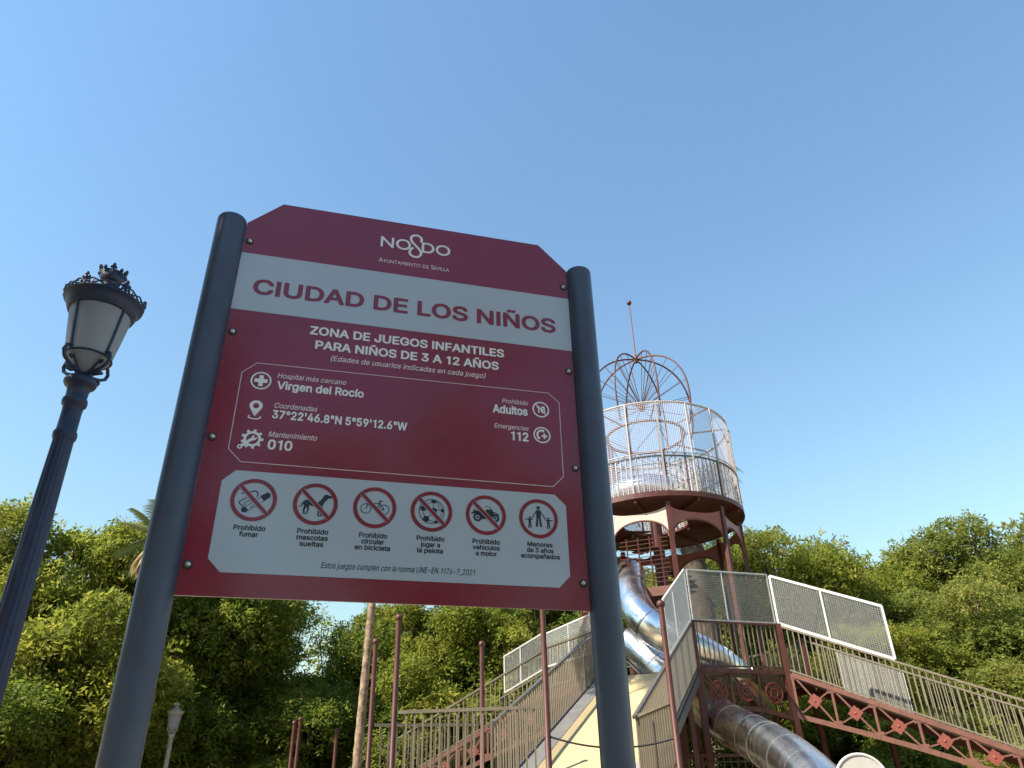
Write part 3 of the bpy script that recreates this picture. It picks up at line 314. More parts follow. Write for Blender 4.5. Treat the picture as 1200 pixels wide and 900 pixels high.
52,81,52,104,56,124,65,142,78,154,95,161,115,160,130,154,145,139,155,112,155,79,146,51,130,34,118,28,103,27,88,29,78,34,61,51]]],"p":[212,[[23,-71,27,-75,59,-74,61,20,74,6,89,-3,105,-7,127,-7,146,-2,162,7,175,20,187,39,194,57,198,79,198,104,195,129,188,148,177,166,164,179,149,189,121,196,96,194,77,185,61,169,58,192,23,192],[61,76,60,98,63,120,70,139,80,151,96,160,114,161,133,156,146,145,158,120,160,85,154,57,139,37,130,31,117,27,102,28,89,31,79,39,71,48]]],"q":[212,[[14,79,20,51,30,29,46,11,65,-1,86,-7,114,-6,132,1,150,17,152,-71,155,-75,188,-74,189,192,155,193,153,188,152,168,133,186,111,195,80,194,55,184,36,167,22,142,14,110],[52,85,52,107,57,129,66,145,77,155,93,161,114,160,130,153,143,139,151,110,151,76,141,48,125,32,114,28,99,27,86,29,75,35,60,54]]],"r":[130,[[23,0,28,-4,56,-4,60,0,62,131,70,146,83,155,100,159,123,158,125,161,125,190,123,195,103,196,85,192,70,184,61,173,59,190,57,193,26,193,23,190]]],"s":[182,[[15,44,22,26,33,12,48,1,68,-5,91,-8,116,-5,136,2,152,14,163,29,169,49,167,69,159,84,149,94,133,102,71,120,62,127,58,137,60,147,66,154,76,160,91,163,106,162,116,157,124,149,133,135,164,142,165,147,161,157,149,176,133,187,116,193,93,196,71,193,53,187,38,177,27,164,21,147,22,122,33,102,56,87,111,73,123,66,129,59,130,51,129,44,123,37,103,27,76,28,58,38,48,57,18,51,15,49]]],"t":[114,[[0,163,4,160,27,160,29,157,29,42,32,27,37,16,50,3,67,-4,87,-5,108,-2,110,1,104,27,102,30,85,28,73,31,69,36,67,47,67,160,102,160,105,162,105,192,67,194,65,238,33,239,29,235,29,195,1,192]]],"u":[205,[[23,59,28,37,36,21,48,7,63,-1,85,-6,110,-4,130,5,145,20,147,-3,180,-3,182,2,182,188,180,193,147,193,145,190,144,76,142,59,136,47,127,37,115,31,100,29,88,30,75,36,68,44,62,56,60,71,60,190,56,193,25,193,23,190]]],"v":[195,[[5,190,78,-1,81,-4,114,-3,189,190,184,193,153,193,149,190,99,47,96,47,45,192,10,193]]],"á":[195,[[13,41,18,26,27,13,39,3,58,-5,80,-8,102,-5,120,3,134,16,137,-3,170,-3,172,0,171,137,166,159,155,175,143,184,131,190,96,196,61,189,35,174,21,156,17,146,20,142,51,134,61,147,74,157,89,161,108,161,121,156,129,149,134,137,134,124,124,118,58,108,32,97,21,86,14,73,12,57],[
51,43,51,60,54,67,62,73,80,79,134,88,134,67,131,54,124,41,112,32,93,27,74,27,61,32],[78,213,108,212,140,260,142,267,102,267]]]," ":[94,[]]},"G":{"D":[375,[[32,-2,36,-6,40,-6,170,-6,212,-2,251,10,280,25,311,52,329,75,344,102,354,134,358,171,355,201,347,232,333,262,314,289,288,312,254,331,216,343,170,347,40,347,32,343],[94,51,94,290,163,291,193,289,224,281,247,269,264,255,277,237,288,216,294,193,295,171,290,136,281,113,270,95,254,79,231,64,201,54,163,50]]],"N":[391,[[31,-2,35,-6,39,-6,81,-6,89,-2,89,236,89,239,93,242,307,-4,311,-6,357,-4,359,2,359,339,357,345,307,347,301,343,301,98,299,95,81,344,77,347,39,347,31,343]]],"O":[412,[[19,146,30,102,45,73,68,44,96,21,129,4,165,-7,206,-10,246,-7,283,4,315,21,344,44,364,69,382,102,391,134,395,171,391,207,382,240,365,272,344,298,315,321,283,337,246,348,206,351,165,348,129,337,96,320,68,297,47,272,30,240,20,207,17,171],[80,161,81,195,88,219,100,241,116,260,133,273,157,286,177,292,206,294,230,292,254,286,279,273,296,260,311,241,323,219,330,195,332,171,330,146,323,122,311,100,296,81,279,68,254,55,230,49,206,47,177,49,157,55,133,68,116,81,100,100,88,122,81,146]]]," ":[139,[]]},"g":{"A":[334,[[0,-2,48,-2,52,0,95,99,237,98,283,-2,334,-2,335,2,181,345,145,343,-1,2],[
118,147,116,148,164,261,214,148,210,147]]],"D":[375,[[36,2,40,-2,170,-2,212,2,251,14,278,29,306,52,327,79,341,105,350,136,354,171,351,201,344,228,331,259,311,285,285,309,253,327,212,339,170,343,40,343,36,340],[90,47,89,293,94,295,163,295,193,293,224,285,247,274,266,258,281,239,292,216,298,193,299,171,294,136,286,113,274,94,256,75,235,62,205,50,163,46]]],"E":[250,[[36,2,40,-2,235,-2,238,2,238,40,235,46,93,46,89,48,89,148,223,148,228,151,227,195,89,196,89,293,93,295,231,295,233,301,233,339,231,343,40,343,36,340]]],"I":[125,[[36,2,40,-2,86,-2,89,2,89,339,86,343,40,343,36,339]]],"L":[245,[[35,2,39,-2,238,-2,242,2,242,44,238,46,93,46,88,48,88,339,85,343,39,343,35,339]]],"M":[391,[[35,2,39,-2,85,-2,88,2,88,260,192,132,199,132,203,135,303,260,304,2,307,-2,352,-2,356,1,357,339,354,343,310,343,307,341,196,204,85,342,39,343,35,340]]],"N":[391,[[35,2,39,-2,81,-2,85,2,85,255,310,-2,353,-2,355,2,355,339,353,343,307,343,305,339,305,90,303,84,77,342,39,343,35,340]]],"O":[412,[[23,146,33,106,49,73,72,46,96,25,129,8,165,-3,206,-6,246,-3,283,8,315,25,343,49,362,73,377,102,387,134,391,171,388,203,378,240,363,268,340,296,314,317,283,333,246,344,206,347,165,344,129,333,98,317,72,295,49,268,34,240,24,207,21,171],[
76,162,77,195,84,219,97,244,112,262,133,278,153,289,177,296,206,298,234,296,259,289,279,278,299,262,315,244,326,223,333,199,336,171,333,142,326,118,315,98,299,79,279,63,259,53,234,45,206,43,177,45,153,52,133,63,112,79,97,98,86,118,78,142]]],"S":[229,[[18,253,25,221,41,198,66,176,144,124,160,104,165,81,158,61,144,49,125,43,101,42,78,48,62,56,43,70,23,90,20,85,21,26,54,6,93,-5,117,-6,136,-5,156,0,172,8,187,20,199,34,209,53,213,69,215,88,209,124,191,153,168,174,88,225,73,241,68,264,71,276,82,288,97,296,121,299,136,298,158,292,175,282,199,264,202,268,200,323,172,338,144,346,125,347,101,346,78,340,62,333,48,323,34,307,25,292,20,276]]],"T":[302,[[7,297,11,295,122,295,124,293,125,2,125,-2,129,-2,175,-2,178,2,178,293,183,295,294,295,296,301,294,343,11,343,7,339]]],"U":[354,[[29,126,32,95,41,68,56,43,74,25,95,12,122,1,145,-5,172,-6,207,-4,238,3,268,17,288,33,304,52,316,75,323,102,326,137,324,342,277,343,273,338,272,118,268,99,262,83,246,64,230,54,211,47,188,43,161,43,141,47,122,55,103,70,92,83,84,102,82,126,82,338,79,343,29,342]]],"V":[302,[[2,331,145,-2,149,-5,157,-5,160,-1,303,342,252,342,153,109,149,113,52,339,49,343,2,343,-1,342]]],"Y":[302,[[-1,339,125,178,125,2,128,-2,175,-2,178,2,178,178,303,339,301,343,243,343,151,228,60,343,2,343]]]," ":[139,[]]}}

def fill_mesh(polys):
    """triangulate closed 2D loops (holes by nesting) -> verts, faces"""
    cu = bpy.data.curves.new('tmp', 'CURVE'); cu.dimensions = '2D'; cu.fill_mode = 'BOTH'
    for P in polys:
        s = cu.splines.new('POLY'); s.points.add(len(P) - 1)
        for i, (x, y) in enumerate(P): s.points[i].co = (x, y, 0, 1)
        s.use_cyclic_u = True
    ob = bpy.data.objects.new('tmp', cu); COL.objects.link(ob)
    me = bpy.data.meshes.new_from_object(ob)
    vs = [(v.co.x, v.co.y) for v in me.vertices]; fs = [tuple(p.vertices) for p in me.polygons]
    bpy.data.objects.remove(ob); bpy.data.curves.remove(cu); bpy.data.meshes.remove(me)
    return vs, fs
PRINT_N = [0.0004]
def flat(name, polys, m, n=None, parent=sign, step=0.00005):
    if n is None: n = 0.0009
    vs, fs = fill_mesh(polys)
    b = MB()
    fs2 = []
    for f in fs:
        a = [Vector(vs[i]) for i in f]
        ar = sum(a[i].x * a[(i + 1) % len(a)].y - a[(i + 1) % len(a)].x * a[i].y for i in range(len(a)))
        fs2.append(f if ar > 0 else f[::-1])
    b.add([SP(x, y, n) for x, y in vs], fs2)
    return b.build(name, m, parent)
def flats(name, strokes, m, n=0.0009, parent=sign):
    """several overlapping shapes in one mesh, each a hair above the last"""
    b = MB()
    for k, P in enumerate(strokes):
        vs, fs = fill_mesh([P])
        fs2 = []
        for f in fs:
            a = [Vector(vs[i]) for i in f]
            ar = sum(a[i].x * a[(i + 1) % len(a)].y - a[(i + 1) % len(a)].x * a[i].y for i in range(len(a)))
            fs2.append(f if ar > 0 else f[::-1])
        b.add([SP(x, y, n + k * 0.00004) for x, y in vs], fs2)
    return b.build(name, m, parent)
def circ(cx, cy, r, n=48, ry=None):
    return [(cx + r * math.cos(2 * math.pi * k / n), cy + (ry or r) * math.sin(2 * math.pi * k / n)) for k in range(n)]
def line(x0, y0, x1, y1, w):
    d = Vector((x1 - x0, y1 - y0)); d.normalize(); s = Vector((-d.y, d.x)) * (w / 2)
    return [(x0 + s.x, y0 + s.y), (x0 - s.x, y0 - s.y), (x1 - s.x, y1 - s.y), (x1 + s.x, y1 + s.y)]
def stroke(pts, w, w2=None):
    """one polygon following a polyline, tapering from w to w2"""
    n = len(pts); L = []; Rr = []
    for i in range(n):
        a = Vector(pts[max(i - 1, 0)]); b = Vector(pts[min(i + 1, n - 1)]); d = (b - a).normalized(); s = Vector((-d.y, d.x))
        ww = (w if w2 is None else w + (w2 - w) * i / (n - 1)) / 2
        p = Vector(pts[i]); L.append(tuple(p + s * ww)); Rr.append(tuple(p - s * ww))
    return L + Rr[::-1]
def smooth(pts, k=6):
    P = [Vector(p) for p in pts]; out = []
    for i in range(len(P) - 1):
        p0 = P[max(i - 1, 0)]; p1 = P[i]; p2 = P[i + 1]; p3 = P[min(i + 2, len(P) - 1)]
        for j in range(k):
            t = j / k
            out.append(tuple(0.5 * ((2 * p1) + (p2 - p0) * t + (2 * p0 - 5 * p1 + 4 * p2 - p3) * t * t + (3 * p1 - p0 - 3 * p2 + p3) * t ** 3)))
    out.append(tuple(P[-1])); return out
def text(name, s, x0, x1, y, capx, m, font='B', shear=0.0, caps_small=False, parent=None, track=0):
    """lettering between u=x0 and u=x1 with its baseline at v=y and capital height capx; one part per word"""
    G = GLYPHS[font]; pen = 0; words = [[]]; xmin = 1e9; xmax = -1e9
    for ch in s:
        k = 1.0; c = ch
        if caps_small and ch.islower(): c = ch.upper(); k = 0.78
        adv, loops = G[c]
        if ch == ' ': words.append([])
        for l in loops:
            P = [(pen + l[j] * k, l[j + 1] * k) for j in range(0, len(l), 2)]
            xmin = min(xmin, min(p[0] for p in P)); xmax = max(xmax, max(p[0] for p in P))
            words[-1].append(P)
        pen += adv * k + track
    capref = {'B': 'I', 'R': 'E', 'G': 'N', 'g': 'N'}[font]
    ch_ = max(l[j + 1] for l in G[capref][1] for j in range(0, len(l), 2))
    sx = (x1 - x0) / (xmax - xmin); sy = capx / ch_
    for W in words:
        if W: flat(name, [[(x0 + (px - xmin) * sx + shear * py * sy, y + py * sy) for px, py in P] for P in W], m, 0.0011, parent or sign)

W_, PLE, DK = M['sign_text_white'], M['sign_text_pale'], M['sign_dark']
flat('white_band', [[(0, 0.786), (1, 0.786), (1, 0.984), (0, 0.984)]], M['sign_white'], 0.0006)
flat('white_panel', [[(0.088, 0.056), (0.918, 0.056), (0.949, 0.087), (0.949, 0.281), (0.918, 0.3105), (0.086, 0.3105), (0.057, 0.281), (0.057, 0.087)]], M['sign_white'], 0.0006)
o1 = [(0.093, 0.333), (0.915, 0.333), (0.948, 0.366), (0.948, 0.600), (0.915, 0.6295), (0.093, 0.6225), (0.058, 0.589), (0.058, 0.366)]
cxm, cym = 0.503, 0.478
def inset(P, d):
    n = len(P); out = []
    for i in range(n):
        a = Vector(P[i - 1]); b = Vector(P[i]); c = Vector(P[(i + 1) % n])
        n1 = Vector((-(b - a).y, (b - a).x)).normalized(); n2 = Vector((-(c - b).y, (c - b).x)).normalized()
        m_ = (n1 + n2).normalized(); out.append(tuple(b + m_ * (d / max(0.3, m_.dot(n1)))))
    return out
flat('outline_frame', [o1, inset(o1, 0.0017)], PLE, 0.0008)
# crest line
text('lettering', 'NO', 0.393, 0.487, 1.083, 0.040, W_, 'G')
text('lettering', 'DO', 0.521, 0.612, 1.083, 0.040, W_, 'G')
e8 = smooth([(0.5175, 1.1215), (0.5195, 1.135), (0.510, 1.1455), (0.497, 1.146), (0.4865, 1.136), (0.4885, 1.121), (0.500, 1.107),
             (0.5135, 1.092), (0.5195, 1.078), (0.514, 1.065), (0.502, 1.0605), (0.489, 1.065), (0.4835, 1.077), (0.488, 1.090), (0.495, 1.096)], 8)
flat('emblem', [stroke(e8, 0.0078)], W_, 0.0012)
text('lettering', 'Ayuntamiento de Sevilla', 0.391, 0.610, 1.022, 0.0165, PLE, 'g', caps_small=True)
text('lettering', 'CIUDAD DE LOS NIÑOS', 0.048, 0.951, 0.8465, 0.0505, M['sign_red'], 'B')
text('lettering', 'ZONA DE JUEGOS INFANTILES', 0.218, 0.782, 0.7340, 0.0265, W_, 'B')
text('lettering', 'PARA NIÑOS DE 3 A 12 AÑOS', 0.237, 0.765, 0.6885, 0.0265, W_, 'B')
text('lettering', '(Edades de usuarios indicadas en cada juego)', 0.282, 0.723, 0.6545, 0.0165, PLE, 'R', 0.2)
text('lettering', 'Hospital más cercano', 0.150, 0.330, 0.5830, 0.0150, PLE, 'R', 0.2)
text('lettering', 'Virgen del Rocío', 0.152, 0.381, 0.5500, 0.0235, W_, 'B')
text('lettering', 'Coordenadas', 0.152, 0.262, 0.4930, 0.0150, PLE, 'R', 0.2)
text('lettering', '37°22\'46.8"N 5°59\'12.6"W', 0.151, 0.504, 0.4630, 0.0235, W_, 'B')
text('lettering', 'Mantenimiento', 0.149, 0.270, 0.4090, 0.0150, PLE, 'R', 0.2)
text('lettering', '010', 0.151, 0.212, 0.3750, 0.0265, W_, 'B')
text('lettering', 'Prohibido', 0.773, 0.850, 0.5800, 0.0140, PLE, 'R', 0.2)
text('lettering', 'Adultos', 0.745, 0.849, 0.5465, 0.0260, W_, 'B')
text('lettering', 'Emergencias', 0.749, 0.849, 0.4980, 0.0140, PLE, 'R', 0.2)
text('lettering', '112', 0.797, 0.849, 0.4650, 0.0265, W_, 'B')
text('lettering', 'Estos juegos cumplen con la norma UNE-EN 1176-7_2021', 0.314, 0.692, 0.0770, 0.0145, DK, 'R', 0.2)
CAP = 0.0124
def cap(lines, cx, y0, widths):
    for k, (s, wd) in enumerate(zip(lines, widths)):
        text('lettering', s, cx - wd / 2, cx + wd / 2, y0 - k * 0.0157, CAP, DK, 'B')
cap(['Prohibido', 'fumar'], 0.1385, 0.1595, [0.0735, 0.044])
cap(['Prohibido', 'mascotas', 'sueltas'], 0.2865, 0.1600, [0.0745, 0.0745, 0.057])
cap(['Prohibido', 'circular', 'en bicicleta'], 0.4335, 0.1590, [0.070, 0.056, 0.088])
cap(['Prohibido', 'jugar a', 'la pelota'], 0.578, 0.1600, [0.0715, 0.050, 0.066])
cap(['Prohibido', 'vehiculos', 'a motor'], 0.7240, 0.1605, [0.0735, 0.072, 0.056])
cap(['Menores', 'de 3 años', 'acompañados'], 0.8700, 0.1615, [0.0700, 0.074, 0.107])

# small white icons
def ring_icon(cx, cy, r, wd=0.0042): return flat('icon_ring', [circ(cx, cy, r), circ(cx, cy, r - wd)], W_, 0.0012)
ic = ring_icon(0.110, 0.569, 0.0265)
flat('icon_cross', [[(0.110 + a, 0.569 + b) for a, b in ((-.0055, -.0165), (.0055, -.0165), (.0055, -.0055), (.0165, -.0055), (.0165, .0055), (.0055, .0055), (.0055, .0165), (-.0055, .0165), (-.0055, .0055), (-.0165, .0055), (-.0165, -.0055), (-.0055, -.0055))]], W_, 0.0012)
pin = [(0.108 + 0.0165 * math.cos(R_(a)), 0.4935 + 0.0155 * math.sin(R_(a))) for a in range(-35, 216, 12)] + [(0.108, 0.462)]
flat('icon_pin', [pin, circ(0.108, 0.4935, 0.0078, 20)], W_, 0.0012)
flat('icon_pin', [stroke([(0.108 + 0.015 * math.cos(R_(a)), 0.4605 + 0.0052 * math.sin(R_(a))) for a in range(140, 401, 12)], 0.0034)], W_, 0.0012)
gear = []
for k in range(9):
    a0 = 2 * math.pi * k / 9
    for da, rr in ((-0.17, 0.0215), (-0.12, 0.0275), (0.12, 0.0275), (0.17, 0.0215)):
        gear.append((0.1115 + rr * math.cos(a0 + da), 0.3985 + rr * math.sin(a0 + da)))
flat('icon_gear', [gear, circ(0.1115, 0.3985, 0.0148)], W_, 0.0012)
flats('icon_wrench', [line(0.084, 0.374, 0.114, 0.401, 0.0078), circ(0.0845, 0.3745, 0.0062, 16),
      [(0.108, 0.398), (0.113, 0.393), (0.121, 0.397), (0.124, 0.405), (0.118, 0.401), (0.115, 0.403), (0.117, 0.409), (0.111, 0.407)]], W_, 0.0014)
flat('icon_wrench', [circ(0.0845, 0.3745, 0.0026, 12)], M['sign_red'], 0.0017)
ring_icon(0.8895, 0.5705, 0.0255)
text('lettering', '18', 0.877, 0.903, 0.5600, 0.0215, W_, 'B')
flat('icon_bar', [line(0.8735, 0.5875, 0.9055, 0.5535, 0.0034)], W_, 0.0016)
ring_icon(0.8895, 0.4885, 0.0255)
flat('icon_phone', [stroke(smooth([(0.8925, 0.503), (0.882, 0.501), (0.8755, 0.490), (0.8785, 0.478)], 6), 0.0056)], W_, 0.0012)
flats('icon_phone', [circ(0.893, 0.5015, 0.0042, 12), circ(0.8795, 0.4785, 0.0042, 12)], W_, 0.0013)
flat('icon_cross', [[(0.8965 + a, 0.4855 + b) for a, b in ((-.0026, -.0085), (.0026, -.0085), (.0026, -.0026), (.0085, -.0026), (.0085, .0026), (.0026, .0026), (.0026, .0085), (-.0026, .0085), (-.0026, .0026), (-.0085, .0026), (-.0085, -.0026), (-.0026, -.0026))]], W_, 0.0014)

# prohibition roundels
RC = [(0.138, 0.2365), (0.2855, 0.2365), (0.4325, 0.238), (0.5785, 0.238), (0.7235, 0.2385), (0.869, 0.2385)]
RR = 0.0545
def roundel(i, bar=True):
    cx, cy = RC[i]
    flat('roundel_ring', [circ(cx, cy, RR, 64), circ(cx, cy, RR - 0.0098, 64)], M['sign_red'], 0.0016)
    if bar:
        q = (RR - 0.006) * 0.7071
        flat('roundel_bar', [line(cx - q, cy + q, cx + q, cy - q, 0.0092)], M['sign_red'], 0.0020)
        flat('bar_edge', [line(cx - q, cy + q, cx + q, cy - q, 0.0118)], M['sign_white'], 0.00185)
for i in range(6): roundel(i, i < 5)
def rel(i, pts, s=0.01):
    cx, cy = RC[i]; return [(cx + x * s, cy + y * s) for x, y in pts]
# 1 cigarette in a hand, smoke
flats('pictogram_cigarette', [rel(0, [(1.4, 1.1), (3.0, 2.2), (3.6, 2.0), (3.9, 1.3), (3.5, 0.7), (2.3, -0.1)]),
      stroke(rel(0, [(2.3, 1.5), (0.2, -0.3), (-1.8, -2.0)]), 0.0014), stroke(rel(0, [(3.0, 0.4), (1.0, -1.3), (-0.9, -2.9)]), 0.0014),
      rel(0, [(-2.6, -2.3), (-1.7, -1.9), (-0.9, -2.7), (-1.4, -3.3), (-2.4, -3.3)]),
      stroke(smooth(rel(0, [(-3.1, 1.4), (-2.2, 1.8), (-1.3, 1.9), (0.1, 2.3), (0.8, 1.7), (0.6, 0.8)])), 0.003, 0.0028),
      stroke(smooth(rel(0, [(-1.7, 0.4), (-2.8, -0.3), (-3.3, -0.9), (-2.6, -1.6), (-1.9, -2.1)])), 0.0024),
      stroke(smooth(rel(0, [(-0.6, -0.1), (-1.7, -0.7), (-2.1, -1.1), (-1.7, -1.6)])), 0.0016), stroke(rel(0, [(0.6, -0.9), (-0.6, -2.1)]), 0.0014)], DK, 0.0011)
# 2 dog
flats('pictogram_dog', [rel(1, [(-2.6, 0.9), (-1.6, 1.1), (0.4, 0.4), (1.4, 1.3), (1.9, 2.4), (2.6, 2.7), (3.2, 2.4), (4.0, 2.3), (3.9, 1.8), (3.0, 1.6), (2.3, 0.8), (1.7, -0.3), (1.0, -0.9), (-0.6, -0.6), (-1.5, -0.4), (-1.7, -1.0), (-2.7, -0.9), (-3.0, 0.0)]),
      stroke(smooth(rel(1, [(-2.5, 0.7), (-3.1, 0.1), (-3.4, -0.6), (-4.1, -0.9)])), 0.004, 0.0016),
      stroke(rel(1, [(-2.2, -0.5), (-2.7, -1.5), (-2.6, -2.6), (-2.1, -2.8)]), 0.0060, 0.0028), stroke(rel(1, [(-1.8, -0.7), (-1.6, -1.6), (-2.0, -2.4), (-1.5, -2.6)]), 0.005, 0.0024),
      stroke(rel(1, [(0.9, -0.5), (1.0, -1.8), (0.8, -2.9), (1.4, -3.1)]), 0.005, 0.003), stroke(rel(1, [(1.5, -0.4), (1.8, -1.7), (1.5, -2.8), (2.1, -3.0)]), 0.005, 0.003)], DK, 0.0011)
# 3 bicycle
cx, cy = RC[2]
flat('pictogram_bicycle', [circ(cx - 0.0225, cy - 0.004, 0.0135, 28), circ(cx - 0.0225, cy - 0.004, 0.0115, 28)], DK, 0.0011)
flat('pictogram_bicycle', [circ(cx + 0.0235, cy - 0.004, 0.0135, 28), circ(cx + 0.0235, cy - 0.004, 0.0115, 28)], DK, 0.0011)
flats('pictogram_bicycle', [line(*q, 0.0024) for q in [(cx - .0225, cy - .004, cx - .0145, cy + .0150), (cx - .0165, cy + .0105, cx + .0115, cy + .0120), (cx - .0165, cy + .0105, cx + .003, cy - .008),
      (cx + .003, cy - .008, cx + .014, cy + .0175), (cx + .003, cy - .008, cx + .0235, cy - .004), (cx + .0115, cy + .0120, cx + .0235, cy - .004), (cx - .0175, cy + .0165, cx - .0105, cy + .0175), (cx + .009, cy + .0180, cx + .0190, cy + .0185)]], DK, 0.0012)
# 4 football
cx, cy = RC[3]
flat('pictogram_football', [circ(cx, cy, 0.0335, 44), circ(cx, cy, 0.0315, 44)], DK, 0.0011)
def pent(x, y, r, a0=90, n=5, ysc=1): return [(x + r * math.cos(R_(a0 + 72 * k)), y + ysc * r * math.sin(R_(a0 + 72 * k))) for k in range(n)]
flats('pictogram_football', [pent(cx + .006, cy + .002, .0095, 100), pent(cx + .005, cy + .0275, .0085, 270, ysc=.7), pent(cx - .022, cy + .007, .0085, 20), pent(cx - .014, cy - .021, .0095, 45), pent(cx + .013, cy - .0275, .0075, 90, ysc=.6), pent(cx + .0285, cy + .004, .0055, 180)]
      + [line(cx + x0, cy + y0, cx + x1, cy + y1, .0014) for x0, y0, x1, y1 in [(.004, .0115, .005, .020), (-.003, .005, -.014, .009), (.001, -.006, -.007, -.015), (.012, -.006, .013, -.022), (.015, .006, .024, .006), (-.004, .024, -.017, .015), (.013, .026, .023, .010), (-.023, -.002, -.018, -.013), (-.006, -.024, .006, -.028), (.020, -.024, .026, -.003)]], DK, 0.0012)
# 5 motorcycle
cx, cy = RC[4]
for sx in (-0.0225, 0.0245):
    flat('pictogram_motorcycle', [circ(cx + sx, cy - 0.0075, 0.0115, 28), circ(cx + sx, cy - 0.0075, 0.0060, 28)], DK, 0.0011)
    flat('pictogram_motorcycle', [circ(cx + sx, cy - 0.0075, 0.0032, 16)], DK, 0.0011)
flats('pictogram_motorcycle', [rel(4, [(-3.4, 1.3), (-1.6, 0.9), (-0.6, 0.4), (0.2, 1.6), (1.5, 1.5), (2.2, 0.3), (1.2, -0.4), (0.4, -1.0), (-1.2, -1.2), (-2.0, -0.2), (-3.0, 0.4)]),
      rel(4, [(-3.4, 0.9), (-4.2, -0.1), (-3.3, 0.2), (-1.6, 0.5), (-1.3, 0.2)]),
      stroke(rel(4, [(1.2, 2.1), (0.2, 2.5), (0.0, 2.0)]), 0.0016), stroke(rel(4, [(1.2, 2.0), (2.0, 0.8), (2.5, -0.6)]), 0.0026), stroke(rel(4, [(1.4, 0.8), (2.6, 0.8), (3.6, 0.1)]), 0.0026), stroke(rel(4, [(-1.8, -0.9), (1.0, -0.9)]), 0.004)], DK, 0.0012)
# 6 adult with two children
def person_icon(i, x, y, s):
    f = lambda P: rel(i, [(x + a * s, y + b * s) for a, b in P])
    cx, cy = RC[i]
    return [circ(cx + x * 0.01, cy + (y + 2.9 * s) * 0.01, 0.0056 * s, 16), f([(-0.75, 2.2), (0.75, 2.2), (0.62, -0.3), (-0.62, -0.3)]),
            f([(-0.65, 0.0), (-0.05, 0.0), (-0.30, -2.9), (-0.95, -2.9)]), f([(0.05, 0.0), (0.65, 0.0), (1.0, -2.9), (0.38, -2.9)])]
flats('pictogram_family', person_icon(5, 0, 0.35, 0.92) + [stroke(rel(5, [(-0.5, 2.1), (-1.5, 0.6), (-2.1, -0.3)]), 0.0026), stroke(rel(5, [(0.5, 2.1), (1.5, 0.6), (2.1, -0.3)]), 0.0026)]
      + person_icon(5, -2.5, -1.25, 0.5) + person_icon(5, 2.7, -1.25, 0.5) + [stroke(rel(5, [(-3.8, -0.3), (-2.6, -0.4), (-1.7, -0.3)]), 0.0026), stroke(rel(5, [(4.0, -0.3), (2.8, -0.4), (1.9, -0.3)]), 0.0026)], DK, 0.0011)

